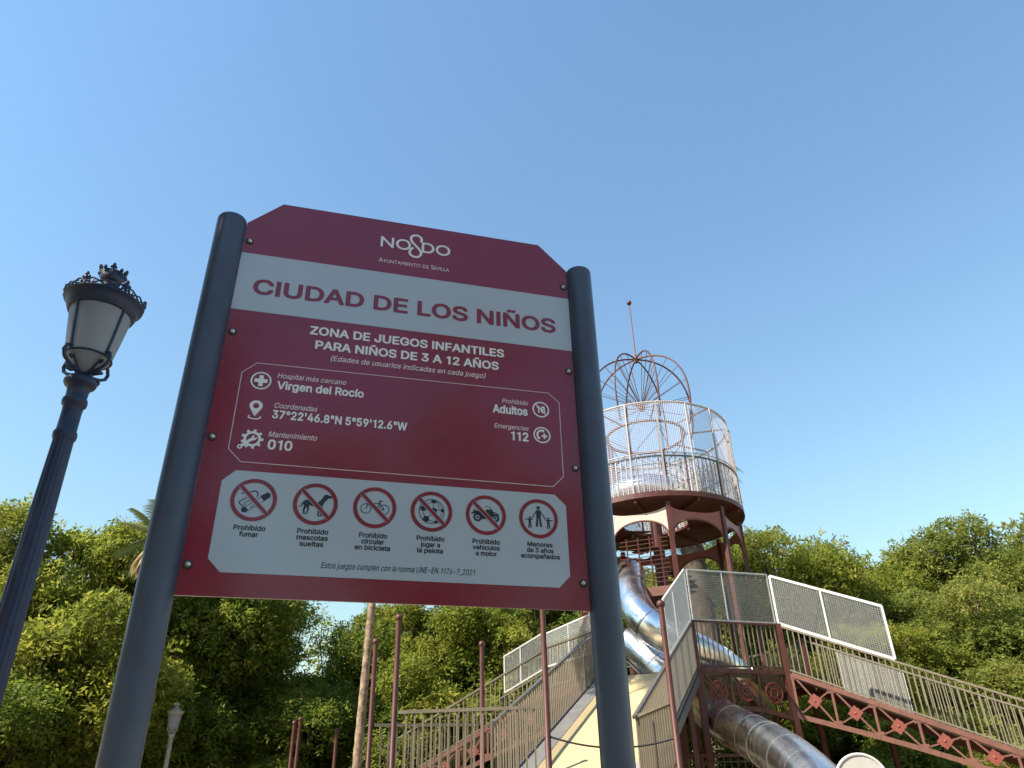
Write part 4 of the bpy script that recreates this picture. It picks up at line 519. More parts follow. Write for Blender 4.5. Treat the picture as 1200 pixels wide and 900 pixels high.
# ------------------------------------------------------------------ ornate street lamp
def street_lamp(name, base, s, ms, label, simple=False):
    m = M[ms]; x, y = base
    t = thing(name, (x, y, 0), label, 'street lamp')
    c = (x, y, 0)
    def L(prof, n=24): b = MB(); b.lathe([(r * s, z * s) for r, z in prof], c, n); return b
    b = L([(0.24, 0.0), (0.24, 0.10), (0.20, 0.14), (0.17, 0.22), (0.19, 0.30), (0.17, 0.60), (0.13, 0.72), (0.15, 0.78), (0.115, 0.86), (0.09, 1.2)], 20); b.build('pedestal', m, t)
    b = MB(); n = 16                               # fluted tapering shaft
    rows = [(0.086, 1.15), (0.076, 2.0), (0.068, 2.9), (0.058, 3.62)]
    vs = []; fs = []
    for r, z in rows:
        for k in range(n * 2):
            a = math.pi * k / n; q = r * (1.0 if k % 2 else 0.955)
            vs.append((x + q * s * math.cos(a), y + q * s * math.sin(a), z * s))
    for i in range(len(rows) - 1):
        for k in range(2 * n):
            fs.append((i * 2 * n + k, i * 2 * n + (k + 1) % (2 * n), (i + 1) * 2 * n + (k + 1) % (2 * n), (i + 1) * 2 * n + k))
    b.add(vs, fs); b.build('pole', m, t)
    b = L([(0.056, 3.60), (0.066, 3.62), (0.069, 3.64), (0.066, 3.66), (0.058, 3.67), (0.057, 3.80), (0.060, 3.84), (0.071, 3.85), (0.074, 3.87), (0.071, 3.89), (0.062, 3.90), (0.064, 3.95), (0.072, 3.98), (0.090, 3.99), (0.097, 4.005), (0.097, 4.02), (0.088, 4.035), (0.060, 4.05), (0.030, 4.06), (0.022, 4.11)], 28); b.build('capital', m, t)
    z0 = 4.195; z1 = 4.545; r0 = 0.138; r1 = 0.190
    b = L([(0.024, 4.085), (0.045, 4.10), (0.080, 4.135), (0.112, 4.165), (0.134, 4.190)], 40); b.build('glass_bowl', M['lamp_glass'], t)
    b = L([(r0, z0), (r0 + 0.028, z0 + 0.18), (r1, z1)], 40); b.build('glass_body', M['lamp_glass'], t)
    b = MB(); b.tube([(x + (r0 + 0.003) * s * math.cos(a), y + (r0 + 0.003) * s * math.sin(a), z0 * s) for a in np.linspace(0, 2 * math.pi, 32, endpoint=False)], 0.0075 * s, 6, closed=True); b.build('bottom_ring', m, t)
    cam_a = math.atan2(-y, -x)
    for k in range(4):
        a = cam_a + R_(-50) + k * math.pi / 2
        ca, sa = math.cos(a), math.sin(a)
        b = MB(); b.tube([(x + q * s * ca, y + q * s * sa, z * s) for q, z in ((r0 + 0.006, z0), (r0 + 0.034, z0 + 0.18), (r1 + 0.006, z1))], 0.0085 * s, 6); b.build('glazing_bar', m, t)
        b = MB()
        def T(P, r): b.tube([(x + q * s * ca, y + q * s * sa, z * s) for q, z in P], r * s, 6)
        T([(0.018, 4.07), (0.050, 4.085), (0.095, 4.092), (0.135, 4.105), (0.172, 4.130), (0.186, 4.168), (0.172, 4.208), (0.138, 4.222), (0.108, 4.200), (0.100, 4.165), (0.118, 4.145), (0.135, 4.160)], 0.0120)
        T([(0.030, 4.075), (0.062, 4.105), (0.085, 4.140), (0.098, 4.175), (0.120, 4.200)], 0.0110)
        T([(0.060, 4.085), (0.095, 4.062), (0.122, 4.060), (0.132, 4.078), (0.120, 4.090)], 0.0115)
        b.ball((x + 0.108 * s * ca, y + 0.108 * s * sa, 4.158 * s), 0.013 * s, 8, 6)
        b.ball((x + 0.118 * s * ca, y + 0.118 * s * sa, 4.074 * s), 0.012 * s, 8, 6)
        b.build('scroll_bracket', m, t)
    b = L([(r1 - 0.012, z1 - 0.004), (r1 + 0.004, z1 - 0.012), (r1 + 0.014, z1 - 0.004), (r1 + 0.016, z1 + 0.012), (r1 + 0.024, z1 + 0.020), (r1 + 0.026, z1 + 0.040), (r1 + 0.046, z1 + 0.078), (r1 + 0.056, z1 + 0.082), (r1 + 0.056, z1 + 0.092), (r1 + 0.02, z1 + 0.092), (0.150, z1 + 0.125), (0.10, z1 + 0.165), (0.070, z1 + 0.185), (0.056, z1 + 0.20), (0.053, z1 + 0.262), (0.066, z1 + 0.275), (0.02, z1 + 0.278)], 40); b.build('roof', m, t)
    if not simple:
        rg = r1 + 0.052; zg = z1 + 0.088
        for k in range(6):
            a0 = cam_a + R_(-96) + k * math.pi / 3
            def G(da, z, rr=rg): return (x + rr * s * math.cos(a0 + da), y + rr * s * math.sin(a0 + da), z * s)
            b = MB()
            b.tube([G(0, zg), G(0, zg + 0.072)], [0.010 * s, 0.006 * s], 6)
            for q in (-1, 1):
                b.tube([G(0, zg + 0.012), G(q * 0.08, zg + 0.026), G(q * 0.12, zg + 0.044), G(q * 0.085, zg + 0.056)], 0.0065 * s, 5)
                b.ball(G(q * 0.075, zg + 0.054), 0.012 * s, 7, 5); b.ball(G(q * 0.10, zg + 0.020), 0.010 * s, 7, 5)
            b.ball(G(0, zg + 0.078), 0.014 * s, 7, 5, 1.4); b.ball(G(0, zg + 0.048), 0.017 * s, 7, 5)
            b.build('gallery_finial', m, t)
            b = MB()
            b.tube([G(u, zg + q0) for u, q0 in [(0.05, 0.040), (0.20, 0.046), (0.34, 0.030), (0.52, 0.004), (0.70, 0.030), (0.84, 0.046), (1.00, 0.040)]], 0.0062 * s, 5)
            b.tube([G(u, zg + q0) for u, q0 in [(0.08, 0.006), (0.20, 0.008), (0.36, 0.026), (0.52, 0.044), (0.68, 0.026), (0.84, 0.008), (0.96, 0.006)]], 0.0062 * s, 5)
            for cc in (0.26, 0.78): b.tube([G(cc + 0.055 * math.cos(u), zg + 0.024 + 0.013 * math.sin(u)) for u in np.linspace(0, 5.6, 9)], 0.005 * s, 5)
            b.build('gallery_scroll', m, t)
        b = L([(0.054, z1 + 0.262), (0.064, z1 + 0.268), (0.084, z1 + 0.338), (0.076, z1 + 0.338), (0.058, z1 + 0.272)], 20); b.build('crown_band', m, t)
        for k in range(10):
            a = k * math.pi / 5 + 0.2; rc = 0.076
            def G(da, z, rr=rc): return (x + rr * s * math.cos(a + da), y + rr * s * math.sin(a + da), z * s)
            b = MB(); zz = z1 + 0.318; hh = 0.050 if k % 2 == 0 else 0.028
            b.tube([G(0, zz), G(0, zz + hh, rc + 0.008)], [0.010 * s, 0.007 * s], 5); b.ball(G(0, zz + hh, rc + 0.010), 0.0130 * s, 7, 5, 1.4)
            if k % 2 == 0:
                for q in (-1, 1): b.ball(G(q * 0.17, zz + hh * 0.70, rc + 0.006), 0.0095 * s, 6, 5)
            b.build('crown_point', m, t)
    else:
        b = L([(0.050, z1 + 0.24), (0.085, z1 + 0.25), (0.08, z1 + 0.30), (0.02, z1 + 0.33), (0.001, z1 + 0.335)], 12); b.build('roof_cap', m, t)
    return t
street_lamp('street_lamp', (-2.782, 4.155), 1.0, 'iron', 'dark cast iron street lamp with crown topped lantern left of the sign')
street_lamp('street_lamp', (-7.47, 17.47), 0.746, 'iron_pale', 'small pale grey street lamp standing before the trees, below the sign', True)

# ------------------------------------------------------------------ play tower frame of reference
CX, CY = 3.98, 20.46
def V(th, R, z, ph=191.0):
    a = R_(ph - th); return V3(CX + R * math.sin(a), CY + R * math.cos(a), z)
def ring(R, z, n=72, th0=0): return [V(th0 + 360.0 * k / n, R, z) for k in range(n)]
tower = thing('play_tower', (CX, CY, 0), 'tall round climbing tower with wire cage, arched storey and wire dome', 'play tower')

def annulus(b, ro, ri, z0, z1, n=54, ph=9):
    """ring slab between radii"""
    A = [V(ph + 360 * k / n, ro, z0) for k in range(n)]; B = [V(ph + 360 * k / n, ro, z1) for k in range(n)]
    Cc = [V(ph + 360 * k / n, ri, z0) for k in range(n)]; D = [V(ph + 360 * k / n, ri, z1) for k in range(n)]
    fs = []
    for k in range(n):
        j = (k + 1) % n
        fs += [(k, k + n, j + n, j), (2 * n + k, 2 * n + j, 3 * n + j, 3 * n + k), (k, j, 2 * n + j, 2 * n + k), (n + k, 3 * n + k, 3 * n + j, n + j)]
    b.add(A + B + Cc + D, fs)

TOPZ = 8.42; RP = 2.40
# top platform: rim, plank floor with joists below
b = MB(); annulus(b, RP + 0.05, RP - 0.03, TOPZ - 0.11, TOPZ + 0.02, 72); b.build('platform_rim', M['maroon'], tower)
b = MB(); annulus(b, RP - 0.034, 0.9, TOPZ - 0.10, TOPZ - 0.04, 72); b.build('platform_floor', M['maroon'], tower)
jm = unit_mesh(lambda q: q.box((1.66, 0, 0), 1.45, 0.07, 0.10), 'joist', M['maroon'])
for k in range(9):
    th = 29 + 40 * k; a = math.pi / 2 - R_(191 - th)
    put('joist', jm, tower, (CX, CY, TOPZ - 0.153), (0, 0, a))
# columns, to the ground
RC_ = 2.27
for k in range(9):
    th = 9 + 40 * k
    b = MB(); c = V(th, RC_, 0); a = math.pi / 2 - R_(191 - th)
    ax = (V3(math.cos(a), math.sin(a), 0), V3(-math.sin(a), math.cos(a), 0), V3(0, 0, 1))
    b.box((c.x, c.y, 8.20 / 2), 0.11, 0.11, 8.20, ax); b.build('column', M['maroon'], tower)
# arch panels between the columns
for k in range(9):
    A = V(9 + 40 * k, RC_ - 0.0, 0); B = V(49 + 40 * k, RC_, 0)
    d = (B - A); L = d.length; d.normalize(); nrm = V3(-d.y, d.x, 0)
    mid = (A + B) / 2 - V3(CX, CY, 0)
    if nrm.dot(V3(mid.x, mid.y, 0)) < 0: nrm = -nrm
    e = 0.058; sp = 7.30; ap = 7.80; rx = (L - 2 * e) / 2
    nn = 18; bot = []; topp = []
    for j in range(nn + 1):
        th = math.pi * j / nn
        xx = L / 2 - rx * math.cos(th); zz = sp + (ap - sp) * math.sin(th) ** 0.85 if 0 < j < nn else sp
        bot.append((xx, zz)); q = (xx - L / 2) / (L / 2); topp.append((xx, 7.98 + 0.13 * q * q * abs(q)))
    bb = MB(); vs = []
    for off in (0.012, -0.012):
        for (xx, zz) in bot: vs.append(A + d * xx + nrm * off + V3(0, 0, zz))
        for (xx, zz) in topp: vs.append(A + d * xx + nrm * off + V3(0, 0, zz))
    m1 = nn + 1; fs = []
    for j in range(nn):
        fs += [(j, j + 1, m1 + j + 1, m1 + j), (2 * m1 + j + 1, 2 * m1 + j, 3 * m1 + j, 3 * m1 + j + 1), (j + 1, j, 2 * m1 + j, 2 * m1 + j + 1), (m1 + j, m1 + j + 1, 3 * m1 + j + 1, 3 * m1 + j)]
    bb.add(vs, fs); ap_ = bb.build('arch_panel', M['cream_panel' if k == 8 else 'panel_red'], tower)  # a single bay gets the paler cream panel, the others are red
    if k == 8: ap_['label'] = 'pale cream arch panel'
    bb = MB(); bb.tube([A + d * xx + V3(0, 0, zz - 0.004) + nrm * 0.004 for xx, zz in bot], 0.026, 6); bb.build('arch_moulding', M['maroon_light'], ap_)
# low deck inside the arches
LOWZ = 6.08
b = MB(); n9 = [V(9 + 40 * k, RC_ - 0.06, LOWZ - 0.06) for k in (7, 8, 9)] + [V(9, 0.2, LOWZ - 0.06), V(249, 0.2, LOWZ - 0.06)]; b.prism(n9[::-1], (0, 0, 0.06)); b.build('lower_floor', M['maroon'], tower)
for k in (7, 8):
    b = MB(); A = V(9 + 40 * k, RC_ + 0.03, LOWZ - 0.10); B = V(49 + 40 * k, RC_ + 0.03, LOWZ - 0.10); d = (B - A).normalized() * 0.08
    b.bar(A + d, B - d, 0.04, 0.22); b.build('edge_beam', M['maroon_light'], tower)
    # bar infill of the arches: rods on two uprights
    if True:
        b = MB()
        A0 = V(9 + 40 * k, RC_ - 0.10, LOWZ); B0 = V(49 + 40 * k, RC_ - 0.10, LOWZ); d2 = (B0 - A0)
        for q in (0.22, 0.42, 0.62, 0.80): b.bar(A0 + d2 * q + V3(0, 0, 0.02), A0 + d2 * q + V3(0, 0, 1.32), 0.032)
        inf = b.build('rod_panel', M['maroon'], tower)
        if True:
            for j in range(11):
                b = MB(); zz = 0.15 + j * 0.11
                b.tube([A0 + d2 * 0.08 + V3(0, 0, zz), A0 + d2 * 0.93 + V3(0, 0, zz)], 0.010, 5); b.build('rod', M['maroon'], inf)
# central mast and spiral steps
b = MB(); b.lathe([(0.16, 0), (0.16, 8.4)], (CX, CY, 0), 20); b.build('newel', M['maroon'], tower)
for k in range(20):
    z = 4.25 + k * 0.205; a = k * 0.42 + 1.1
    b = MB(); p = V3(CX, CY, z)
    P = [p + V3(0.15 * math.cos(a + 0.02), 0.15 * math.sin(a + 0.02), 0), p + V3(0.92 * math.cos(a), 0.92 * math.sin(a), 0), p + V3(0.92 * math.cos(a + 0.42), 0.92 * math.sin(a + 0.42), 0), p + V3(0.15 * math.cos(a + 0.4), 0.15 * math.sin(a + 0.4), 0)]
    b.prism(P, (0, 0, 0.03)); b.build('step', M['maroon'], tower)
# balustrade of the top platform
BZ = TOPZ + 1.02; NB = 108
b = MB(); b.tube(ring(RP, BZ, 72), 0.026, 8, closed=True); rail_top = b.build('handrail', M['grey_dark'], tower)
bm = unit_mesh(lambda q: q.box((0, 0, 0), 0.022, 0.022, 0.98), 'baluster', M['cage_paint'])
bm2 = unit_mesh(lambda q: q.box((0, 0, 0), 0.050, 0.050, 0.99), 'baluster_post', M['maroon'])
for k in range(NB):
    p = V(9 + 360.0 * k / NB, RP, TOPZ + 0.51); a = math.pi / 2 - R_(191 - (9 + 360.0 * k / NB))
    put('baluster', bm2 if k % 12 == 0 else bm, tower, p, (0, 0, a))
# cage: 18 uprights, rings, roof frame and fine mesh
CT = 11.05; RCG = 2.42
cage = None
b = MB()
b.tube(ring(RCG - 0.05, CT, 72), 0.032, 8, closed=True); cage = b.build('cage_top_ring', M['cage_paint'], tower)
b = MB(); b.tube(ring(RCG - 0.02, BZ + 0.10, 72), 0.014, 6, closed=True); b.build('cage_middle_ring', M['galv'], tower)
um = unit_mesh(lambda q: q.box((0, 0, 0), 0.036, 0.036, CT - TOPZ - 0.05), 'upright', M['cage_paint'])
for k in range(18):
    th = 9 + 20 * k; p = V(th, RCG + 0.01, (CT + TOPZ) / 2)
    put('cage_upright', um, tower, p, (0, 0, math.pi / 2 - R_(191 - th)))
RI = 1.17
b = MB(); b.tube(ring(RI, CT + 0.02, 48), 0.042, 8, closed=True); b.build('inner_ring', M['maroon_light'], tower)
for k in range(9):
    th = 9 + 40 * k
    b = MB(); b.bar(V(th, RI + 0.03, CT), V(th, RCG - 0.08, CT), 0.035); b.build('roof_spoke', M['maroon_light'], tower)
for k in range(8):
    th = 19.5 + 45 * k
    b = MB(); b.bar(V(th, RI, CT - 0.02), V(th, RI, TOPZ - 0.04), 0.048, up=V3(1, 0.1, 0)); b.build('inner_post', M['maroon'], tower)
for k in range(4):
    th = 19.5 + 90 * k
    b = MB(); b.tube([V(th, RI, CT - 0.1), V(th + 90, RI, BZ + 0.2)], 0.012, 5); b.build('cross_rod', M['maroon'], tower)
    b = MB(); b.tube([V(th + 90, RI, CT - 0.1), V(th, RI, BZ + 0.2)], 0.012, 5); b.build('cross_rod', M['maroon'], tower)
b = MB(); b.tube(ring(RI, BZ + 0.28, 48), 0.014, 6, closed=True); b.build('middle_hoop', M['maroon'], tower)
b = MB()                                           # the fine wire skin
nv = 300
for k in range(nv):
    th = 360.0 * k / nv; A = V(th, RCG - 0.03, TOPZ + 0.05); B = V(th, RCG - 0.03, CT)
    a = math.pi / 2 - R_(191 - th); r = 0.0042
    t_ = V3(-math.sin(a), math.cos(a), 0) * r; n_ = V3(math.cos(a), math.sin(a), 0) * r
    b.add([A - t_, A + t_, A + n_ * 1.5, B - t_, B + t_, B + n_ * 1.5], [(0, 1, 4, 3), (1, 2, 5, 4), (2, 0, 3, 5)])
zz = TOPZ + 0.08
while zz < CT:
    pts = ring(RCG - 0.027, zz, 60); r = 0.0042
    vs = []; fs = []
    for p in pts: vs += [p - V3(0, 0, r), p + V3(0, 0, r)]
    nn = len(pts)
    for k in range(nn): j = (k + 1) % nn; fs.append((2 * k, 2 * k + 1, 2 * j + 1, 2 * j))
    b.add(vs, fs); zz += 0.05
o = b.build('wire_skin', M['galv_fine'], tower); o['kind'] = 'stuff'
# dome of eight wheel-like ribs with spokes from a hub
HUB = V3(CX, CY, 12.06); AP = 13.82; RD = 1.60
for k in range(8):
    th = 19.5 + 45 * k
    pts = []
    for j in range(15):
        q = j / 14 * math.pi / 2
        pts.append(V(th, RD * math.sin(q) ** 0.9, HUB.z + (AP - HUB.z) * math.cos(q) ** 0.86 + 0.02 * math.sin(2 * q)))
    for j in range(1, 6):
        q = j / 5; pts.append(V(th, RD - 0.14 * q ** 2, HUB.z - (HUB.z - CT - 0.03) * q))
    b = MB(); b.tube(pts, 0.027, 6); rib = b.build('dome_rib', M['maroon'], tower)
    for j in (3, 6, 9, 12, 15):
        b = MB(); b.tube([HUB, pts[j]], 0.0095, 5); b.build('spoke', M['maroon'], rib)
b = MB(); b.ball(HUB, 0.10, 12, 8); b.build('dome_hub', M['maroon'], tower)
b = MB(); b.lathe([(0.05, AP - 0.12), (0.09, AP - 0.02), (0.07, AP + 0.06), (0.022, AP + 0.22), (0.018, 15.98)], (CX, CY, 0), 12); b.build('spire', M['maroon_light'], tower)
b = MB(); b.ball((CX, CY, 16.03), 0.085, 14, 10); b.build('spire_ball', M['maroon'], tower)

# main deck, a nonagon round the foot of the tower
DKZ = 4.0; RDK = 3.3
b = MB(); P9 = [V(9 + 40 * k, RDK - 0.06, DKZ - 0.08) for k in range(9)]; b.prism(P9[::-1], (0, 0, 0.07)); b.build('main_deck', M['grey_board'], tower)

POSTM = {}
def bal_mesh(h, w, m, key):
    k = (round(h, 3), w, key)
    if k not in POSTM: POSTM[k] = unit_mesh(lambda q: q.box((0, 0, h / 2), w, w * 0.6 if w > 0.03 else w, h), 'baluster', m)
    return POSTM[k]
def rail_run(parent, A, B, h=1.0, sp=0.115, m='taupe', rm=None, post=True, base=0.06, name='railing'):
    """railing from A to B (floor points); handrail part, balusters below it as its sub-parts"""
    A = Vector(A); B = Vector(B); d = B - A; L = math.hypot(d.x, d.y); ang = math.atan2(d.y, d.x)
    up = V3(0, 0, 1)
    bb = MB(); bb.bar(A + up * h, B + up * h, 0.055, 0.04); hr = bb.build('handrail', M[rm or m], parent)
    bb = MB(); bb.bar(A + up * base, B + up * base, 0.035, 0.03); bb.build('bottom_rail', M[rm or m], parent)
    n = max(2, int(round(L / sp))); me = bal_mesh(h - base - 0.03, 0.022, M[m], m)
    for k in range(1, n):
        p = A + d * (k / n) + up * (base + 0.01)
        put('baluster', me, hr, p, (0, 0, ang))
    if post:
        me2 = bal_mesh(h + 0.10, 0.07, M['maroon_light'], 'post')
        for p in (A, B): put('rail_post', me2, hr, p - up * 0.08, (0, 0, ang))
    return hr
def mesh_panel(parent, A, B, z0, z1, z0b=None, z1b=None, pitch=0.042, wire=0.0052, fm='white_paint', bars=(0.5,), wm='galv', fw=0.045):
    """wire mesh between vertical edges at A and B: bottom z0/z0b and top z1/z1b above each point's own z"""
    A = Vector(A); B = Vector(B); z0b = z0 if z0b is None else z0b; z1b = z1 if z1b is None else z1b
    up = V3(0, 0, 1)
    a0, a1, b0, b1 = A + up * z0, A + up * z1, B + up * z0b, B + up * z1b
    f = MB(); f.bar(a0, b0, fw * 0.8, fw); f.bar(a1, b1, fw * 0.8, fw); f.bar(a0 - up * 0.0, a1, fw * 0.9, fw * 0.85, up=(B - A).normalized()); f.bar(b0, b1, fw * 0.9, fw * 0.85, up=(B - A).normalized())
    fr_ = f.build('panel_frame', M[fm], parent)
    for q in bars:
        f = MB(); f.bar(lerp(a0, b0, q), lerp(a1, b1, q), fw * 0.8, fw * 0.7, up=(B - A).normalized()); f.build('panel_bar', M[fm], fr_)
    wv = MB(); d = (B - A); L = math.hypot(d.x, d.y); nrm = V3(-d.y, d.x, 0).normalized()
    n = int(L / pitch)
    def thin(p, q, sd):
        w2 = sd * wire; n2 = nrm * wire * 0.9
        wv.add([p - w2, p + w2, p + n2, q - w2, q + w2, q + n2], [(0, 1, 4, 3), (1, 2, 5, 4), (2, 0, 3, 5)])
    hd = V3(d.x, d.y, 0).normalized()
    for k in range(1, n): thin(lerp(a0, b0, k / n), lerp(a1, b1, k / n), hd)
    mrow = int(abs(z1 - z0) / pitch)
    for k in range(1, mrow): thin(lerp(a0, a1, k / mrow), lerp(b0, b1, k / mrow), up)
    o = wv.build('wire_mesh', M[wm], fr_); o['kind'] = 'stuff'
    return fr_

# deck edges: plain beam, posts, rails; ramps leave at sides 8 (towards the photographer), 1 and 6
verts = [V(9 + 40 * k, RDK, DKZ) for k in range(9)]
for k in range(9):
    A, B = verts[k], verts[(k + 1) % 9]; d = (B - A).normalized()
    if k != 0:
        b = MB(); b.bar(A + d * 0.05 - V3(0, 0, 0.12), B - d * 0.05 - V3(0, 0, 0.12), 0.06, 0.24); b.build('edge_beam', M['maroon'], tower)
    b = MB(); b.box((A.x, A.y, 2.42), 0.12, 0.12, 5.24 if k != 0 else 5.2); b.build('deck_post', M['maroon'], tower)
    if k in (0, 2, 3, 4, 7): rail_run(tower, A + V3(0, 0, 0.02), B + V3(0, 0, 0.02), 1.0, 0.12, 'taupe', 'maroon' if k == 0 else None, False)
    elif k == 5: rail_run(tower, A + V3(0, 0, 0.02), B + V3(0, 0, 0.02), 1.0, 0.12, 'taupe', None, False)
# ornate flat truss under side 0 with round rosettes
def truss(parent, A, B, dep, bays, arch=0.0, mc='maroon_light', first_round=False, ms='maroon_light', sag=0.0):
    """A,B: top chord ends; dep(q): depth at q"""
    A = Vector(A); B = Vector(B); d = B - A; hd = V3(d.x, d.y, 0).normalized(); nrm = V3(-hd.y, hd.x, 0); up = V3(0, 0, 1)
    bb = MB(); bb.bar(A, B, 0.08, 0.10); bb.build('top_chord', M[mc], parent)
    N = bays * 3; bots = [A + d * (k / N) - up * dep(k / N) for k in range(N + 1)]
    bb = MB()
    for k in range(N):
        e = (bots[k + 1] - bots[k]).normalized() * 0.006
        bb.bar(bots[k] - e, bots[k + 1] + e, 0.08, 0.10)
    bb.build('bottom_chord', M[mc], parent)
    for k in range(bays + 1):
        q = k / bays; t0 = A + d * q - up * 0.045; t1 = A + d * q - up * (dep(q) - 0.045)
        bb = MB(); bb.bar(t0, t1, 0.05, 0.05, up=hd); bb.build('truss_upright', M[ms], parent)
        if k < bays:
            q2 = (k + 1) / bays; s0 = A + d * q2 - up * 0.045; s1 = A + d * q2 - up * (dep(q2) - 0.045)
            bb = MB(); bb.bar(t0 + hd * 0.04, s1 - hd * 0.04, 0.036, 0.036); bb.build('truss_diagonal', M[ms], parent)
            bb = MB(); bb.bar(t1 + hd * 0.04 + nrm * 0.003, s0 - hd * 0.04 + nrm * 0.003, 0.030, 0.030); bb.build('truss_diagonal', M[ms], parent)
            if not first_round:
                for pq in (t0, t1):
                    g_ = MB(); g_.box(pq + nrm * 0.0, 0.17, 0.056, 0.12, (hd, nrm, up))
                    for bx in (-0.055, 0.055): g_.ball(pq + hd * bx - nrm * 0.029, 0.012, 6, 4)
                    g_.build('gusset_plate', M[ms], parent)
            c = (t0 + s1 + t1 + s0) / 4
            bb = MB()
            if first_round:
                r = 0.21
                ringp = [c + (hd * math.cos(a) + up * math.sin(a)) * r for a in np.linspace(0, 2 * math.pi, 24, endpoint=False)]
                bb.tube(ringp, 0.022, 6, closed=True)
                bb.tube([c + (hd * math.cos(a) + up * math.sin(a)) * 0.09 for a in np.linspace(0, 2 * math.pi, 12, endpoint=False)], 0.02, 5, closed=True)
                for j in range(8):
                    a = j * math.pi / 4 + 0.2; cc = c + (hd * math.cos(a) + up * math.sin(a)) * 0.145
                    bb.tube([cc + (hd * math.cos(u) + up * math.sin(u)) * 0.042 for u in np.linspace(0, 2 * math.pi, 8, endpoint=False)], 0.014, 5, closed=True)
            else:
                for rot in (0, math.pi / 4):
                    r = 0.155 if rot == 0 else 0.128
                    P = [c + nrm * (0.024 + 0.002 * (rot > 0)) + (hd * math.cos(a + rot) + up * math.sin(a + rot)) * r for a in (0, math.pi / 2, math.pi, 3 * math.pi / 2)]
                    bb.prism(P, nrm * -(0.048 + 0.004 * (rot > 0)))
                bb.ball(c, 0.045, 8, 6)
            bb.build('rosette', M['rosette'], parent)
A, B = verts[0], verts[1]; d = (B - A).normalized(); out = ((A + B) / 2 - V3(CX, CY, DKZ)).normalized()
truss(tower, A + d * 0.08 - V3(0, 0, 0.02), B - d * 0.08 - V3(0, 0, 0.02), lambda q: 0.90 - 0.16 * math.sin(math.pi * min(1, q * 1.0)) + 0.05 * q, 3, first_round=True, mc='maroon', ms='maroon')
mesh_panel(tower, A + d * 0.06, B - d * 0.06, 1.05, 2.18, fm='galv', bars=(0.42,), fw=0.035, pitch=0.040, wire=0.0046, wm='galv_dark')
# octagonal steel portal round the mouth of the lower tube
pc = V3(3.30, 18.55, 4.66); pn = V3(-0.30, -0.95, 0).normalized(); ps = V3(pn.y, -pn.x, 0) * -1
def octa(c, r, n_): return [c + (ps * math.cos(R_(22.5 + 45 * k)) + V3(0, 0, 1) * math.sin(R_(22.5 + 45 * k))) * r for k in range(8)]
b = MB(); O = octa(pc, 0.74, 0); I = octa(pc, 0.52, 0); O2 = [p + pn * 0.04 for p in O]; I2 = [p + pn * 0.04 for p in I]
fs = []
for k in range(8):
    j = (k + 1) % 8; fs += [(k, j, 8 + j, 8 + k), (16 + k, 24 + k, 24 + j, 16 + j), (k, 16 + k, 16 + j, j), (8 + k, 8 + j, 24 + j, 24 + k)]
b.add(O + I + O2 + I2, fs); b.build('octagonal_portal', M['panel_red'], tower)
b = MB(); b.bar((3.82, 18.1, 4.0), (3.82, 18.1, 5.2), 0.07, up=V3(1, 0, 0)); b.build('portal_post', M['white_paint'], tower)
# short tube mouth on the top platform
b = MB()
b.tube([V(-42, 1.5, 8.82), V(-22, 1.62, 8.88), V(-2, 1.66, 8.86), V(14, 1.55, 8.80)], 0.38, 20, caps=False); b.build('tube_mouth', M['steel'], tower)
b = MB(); b.prism([V(-40, 1.75, 9.65), V(-40, 1.75, 9.0), V(-18, 1.7, 9.0)], V3(0.02, 0.05, 0)); b.build('dark_gusset', M['iron'], tower)

# ------------------------------------------------------------------ access ramps
def ramp(label, az, kA, kB, s, length, cat='ramp', dep0=0.86, near_first=True):
    """az: compass azimuth of descent; kA,kB: deck vertices at its head"""
    h = V3(math.sin(R_(az)), math.cos(R_(az)), 0); v = h - V3(0, 0, s)
    A, B = verts[kA].copy(), verts[kB].copy()
    mid = (A + B) / 2
    t = thing('access_ramp', (mid.x + h.x * length * .5, mid.y + h.y * length * .5, 0), label, cat, 'railed access ramps of the tower')
    e = (B - A).normalized()
    b = MB(); P = [A + e * 0.05 + h * 0.08 - V3(0, 0, 0.09 + s * .08), B - e * 0.05 + h * 0.08 - V3(0, 0, 0.09 + s * .08)]
    Q = [P[0] + v * length, P[1] + v * length]
    b.prism([P[0], P[1], Q[1], Q[0]], (0, 0, 0.05)); b.build('ramp_floor', M['grey_board'], t)
    for X, nm in ((A, 0), (B, 1)):
        X = X + h * 0.1 - V3(0, 0, s * .1)
        if nm == 0: truss(t, X - V3(0, 0, 0.03), X + v * length - V3(0, 0, 0.03), lambda q: dep0 - 0.36 * math.sin(math.pi / 2 * min(1, q * 1.6)), int(length / 0.70))
        else:
            b = MB(); b.bar(X - V3(0, 0, 0.16), X + v * length - V3(0, 0, 0.16), 0.08, 0.22); b.build('side_beam', M['maroon'], t)
    return t, A, B, h, v
# right-hand ramp
t, A, B, h, v = ramp('access ramp right of the tower on a rust red truss, wire panels above its rail', 122, 1, 2, 0.45, 6.9)
hr1 = rail_run(t, A + v * 0.06, A + v * 6.9, 1.0, 0.118, 'taupe', None, False)
hr2 = rail_run(t, B + v * 0.06, B + v * 6.9, 1.0, 0.118, 'taupe', None, False)
mesh_panel(t, A + h * 0.02, A + v * 2.27, 1.05, 2.15, 1.05, 2.15, fw=0.055, bars=(0.47,), pitch=0.046, wire=0.0052, wm='galv_dark')
mesh_panel(t, B + v * 0.75, B + v * 2.1, 0.05, 0.98, fm='galv', bars=(), pitch=0.036, fw=0.02)
for q, X in ((1.5, B), (5.9, A), (5.9, B)):
    p = X + v * q; b = MB(); b.box((p.x, p.y, (p.z - 0.4) / 2), 0.09, 0.09, p.z - 0.4); b.build('leg', M['maroon'], t)
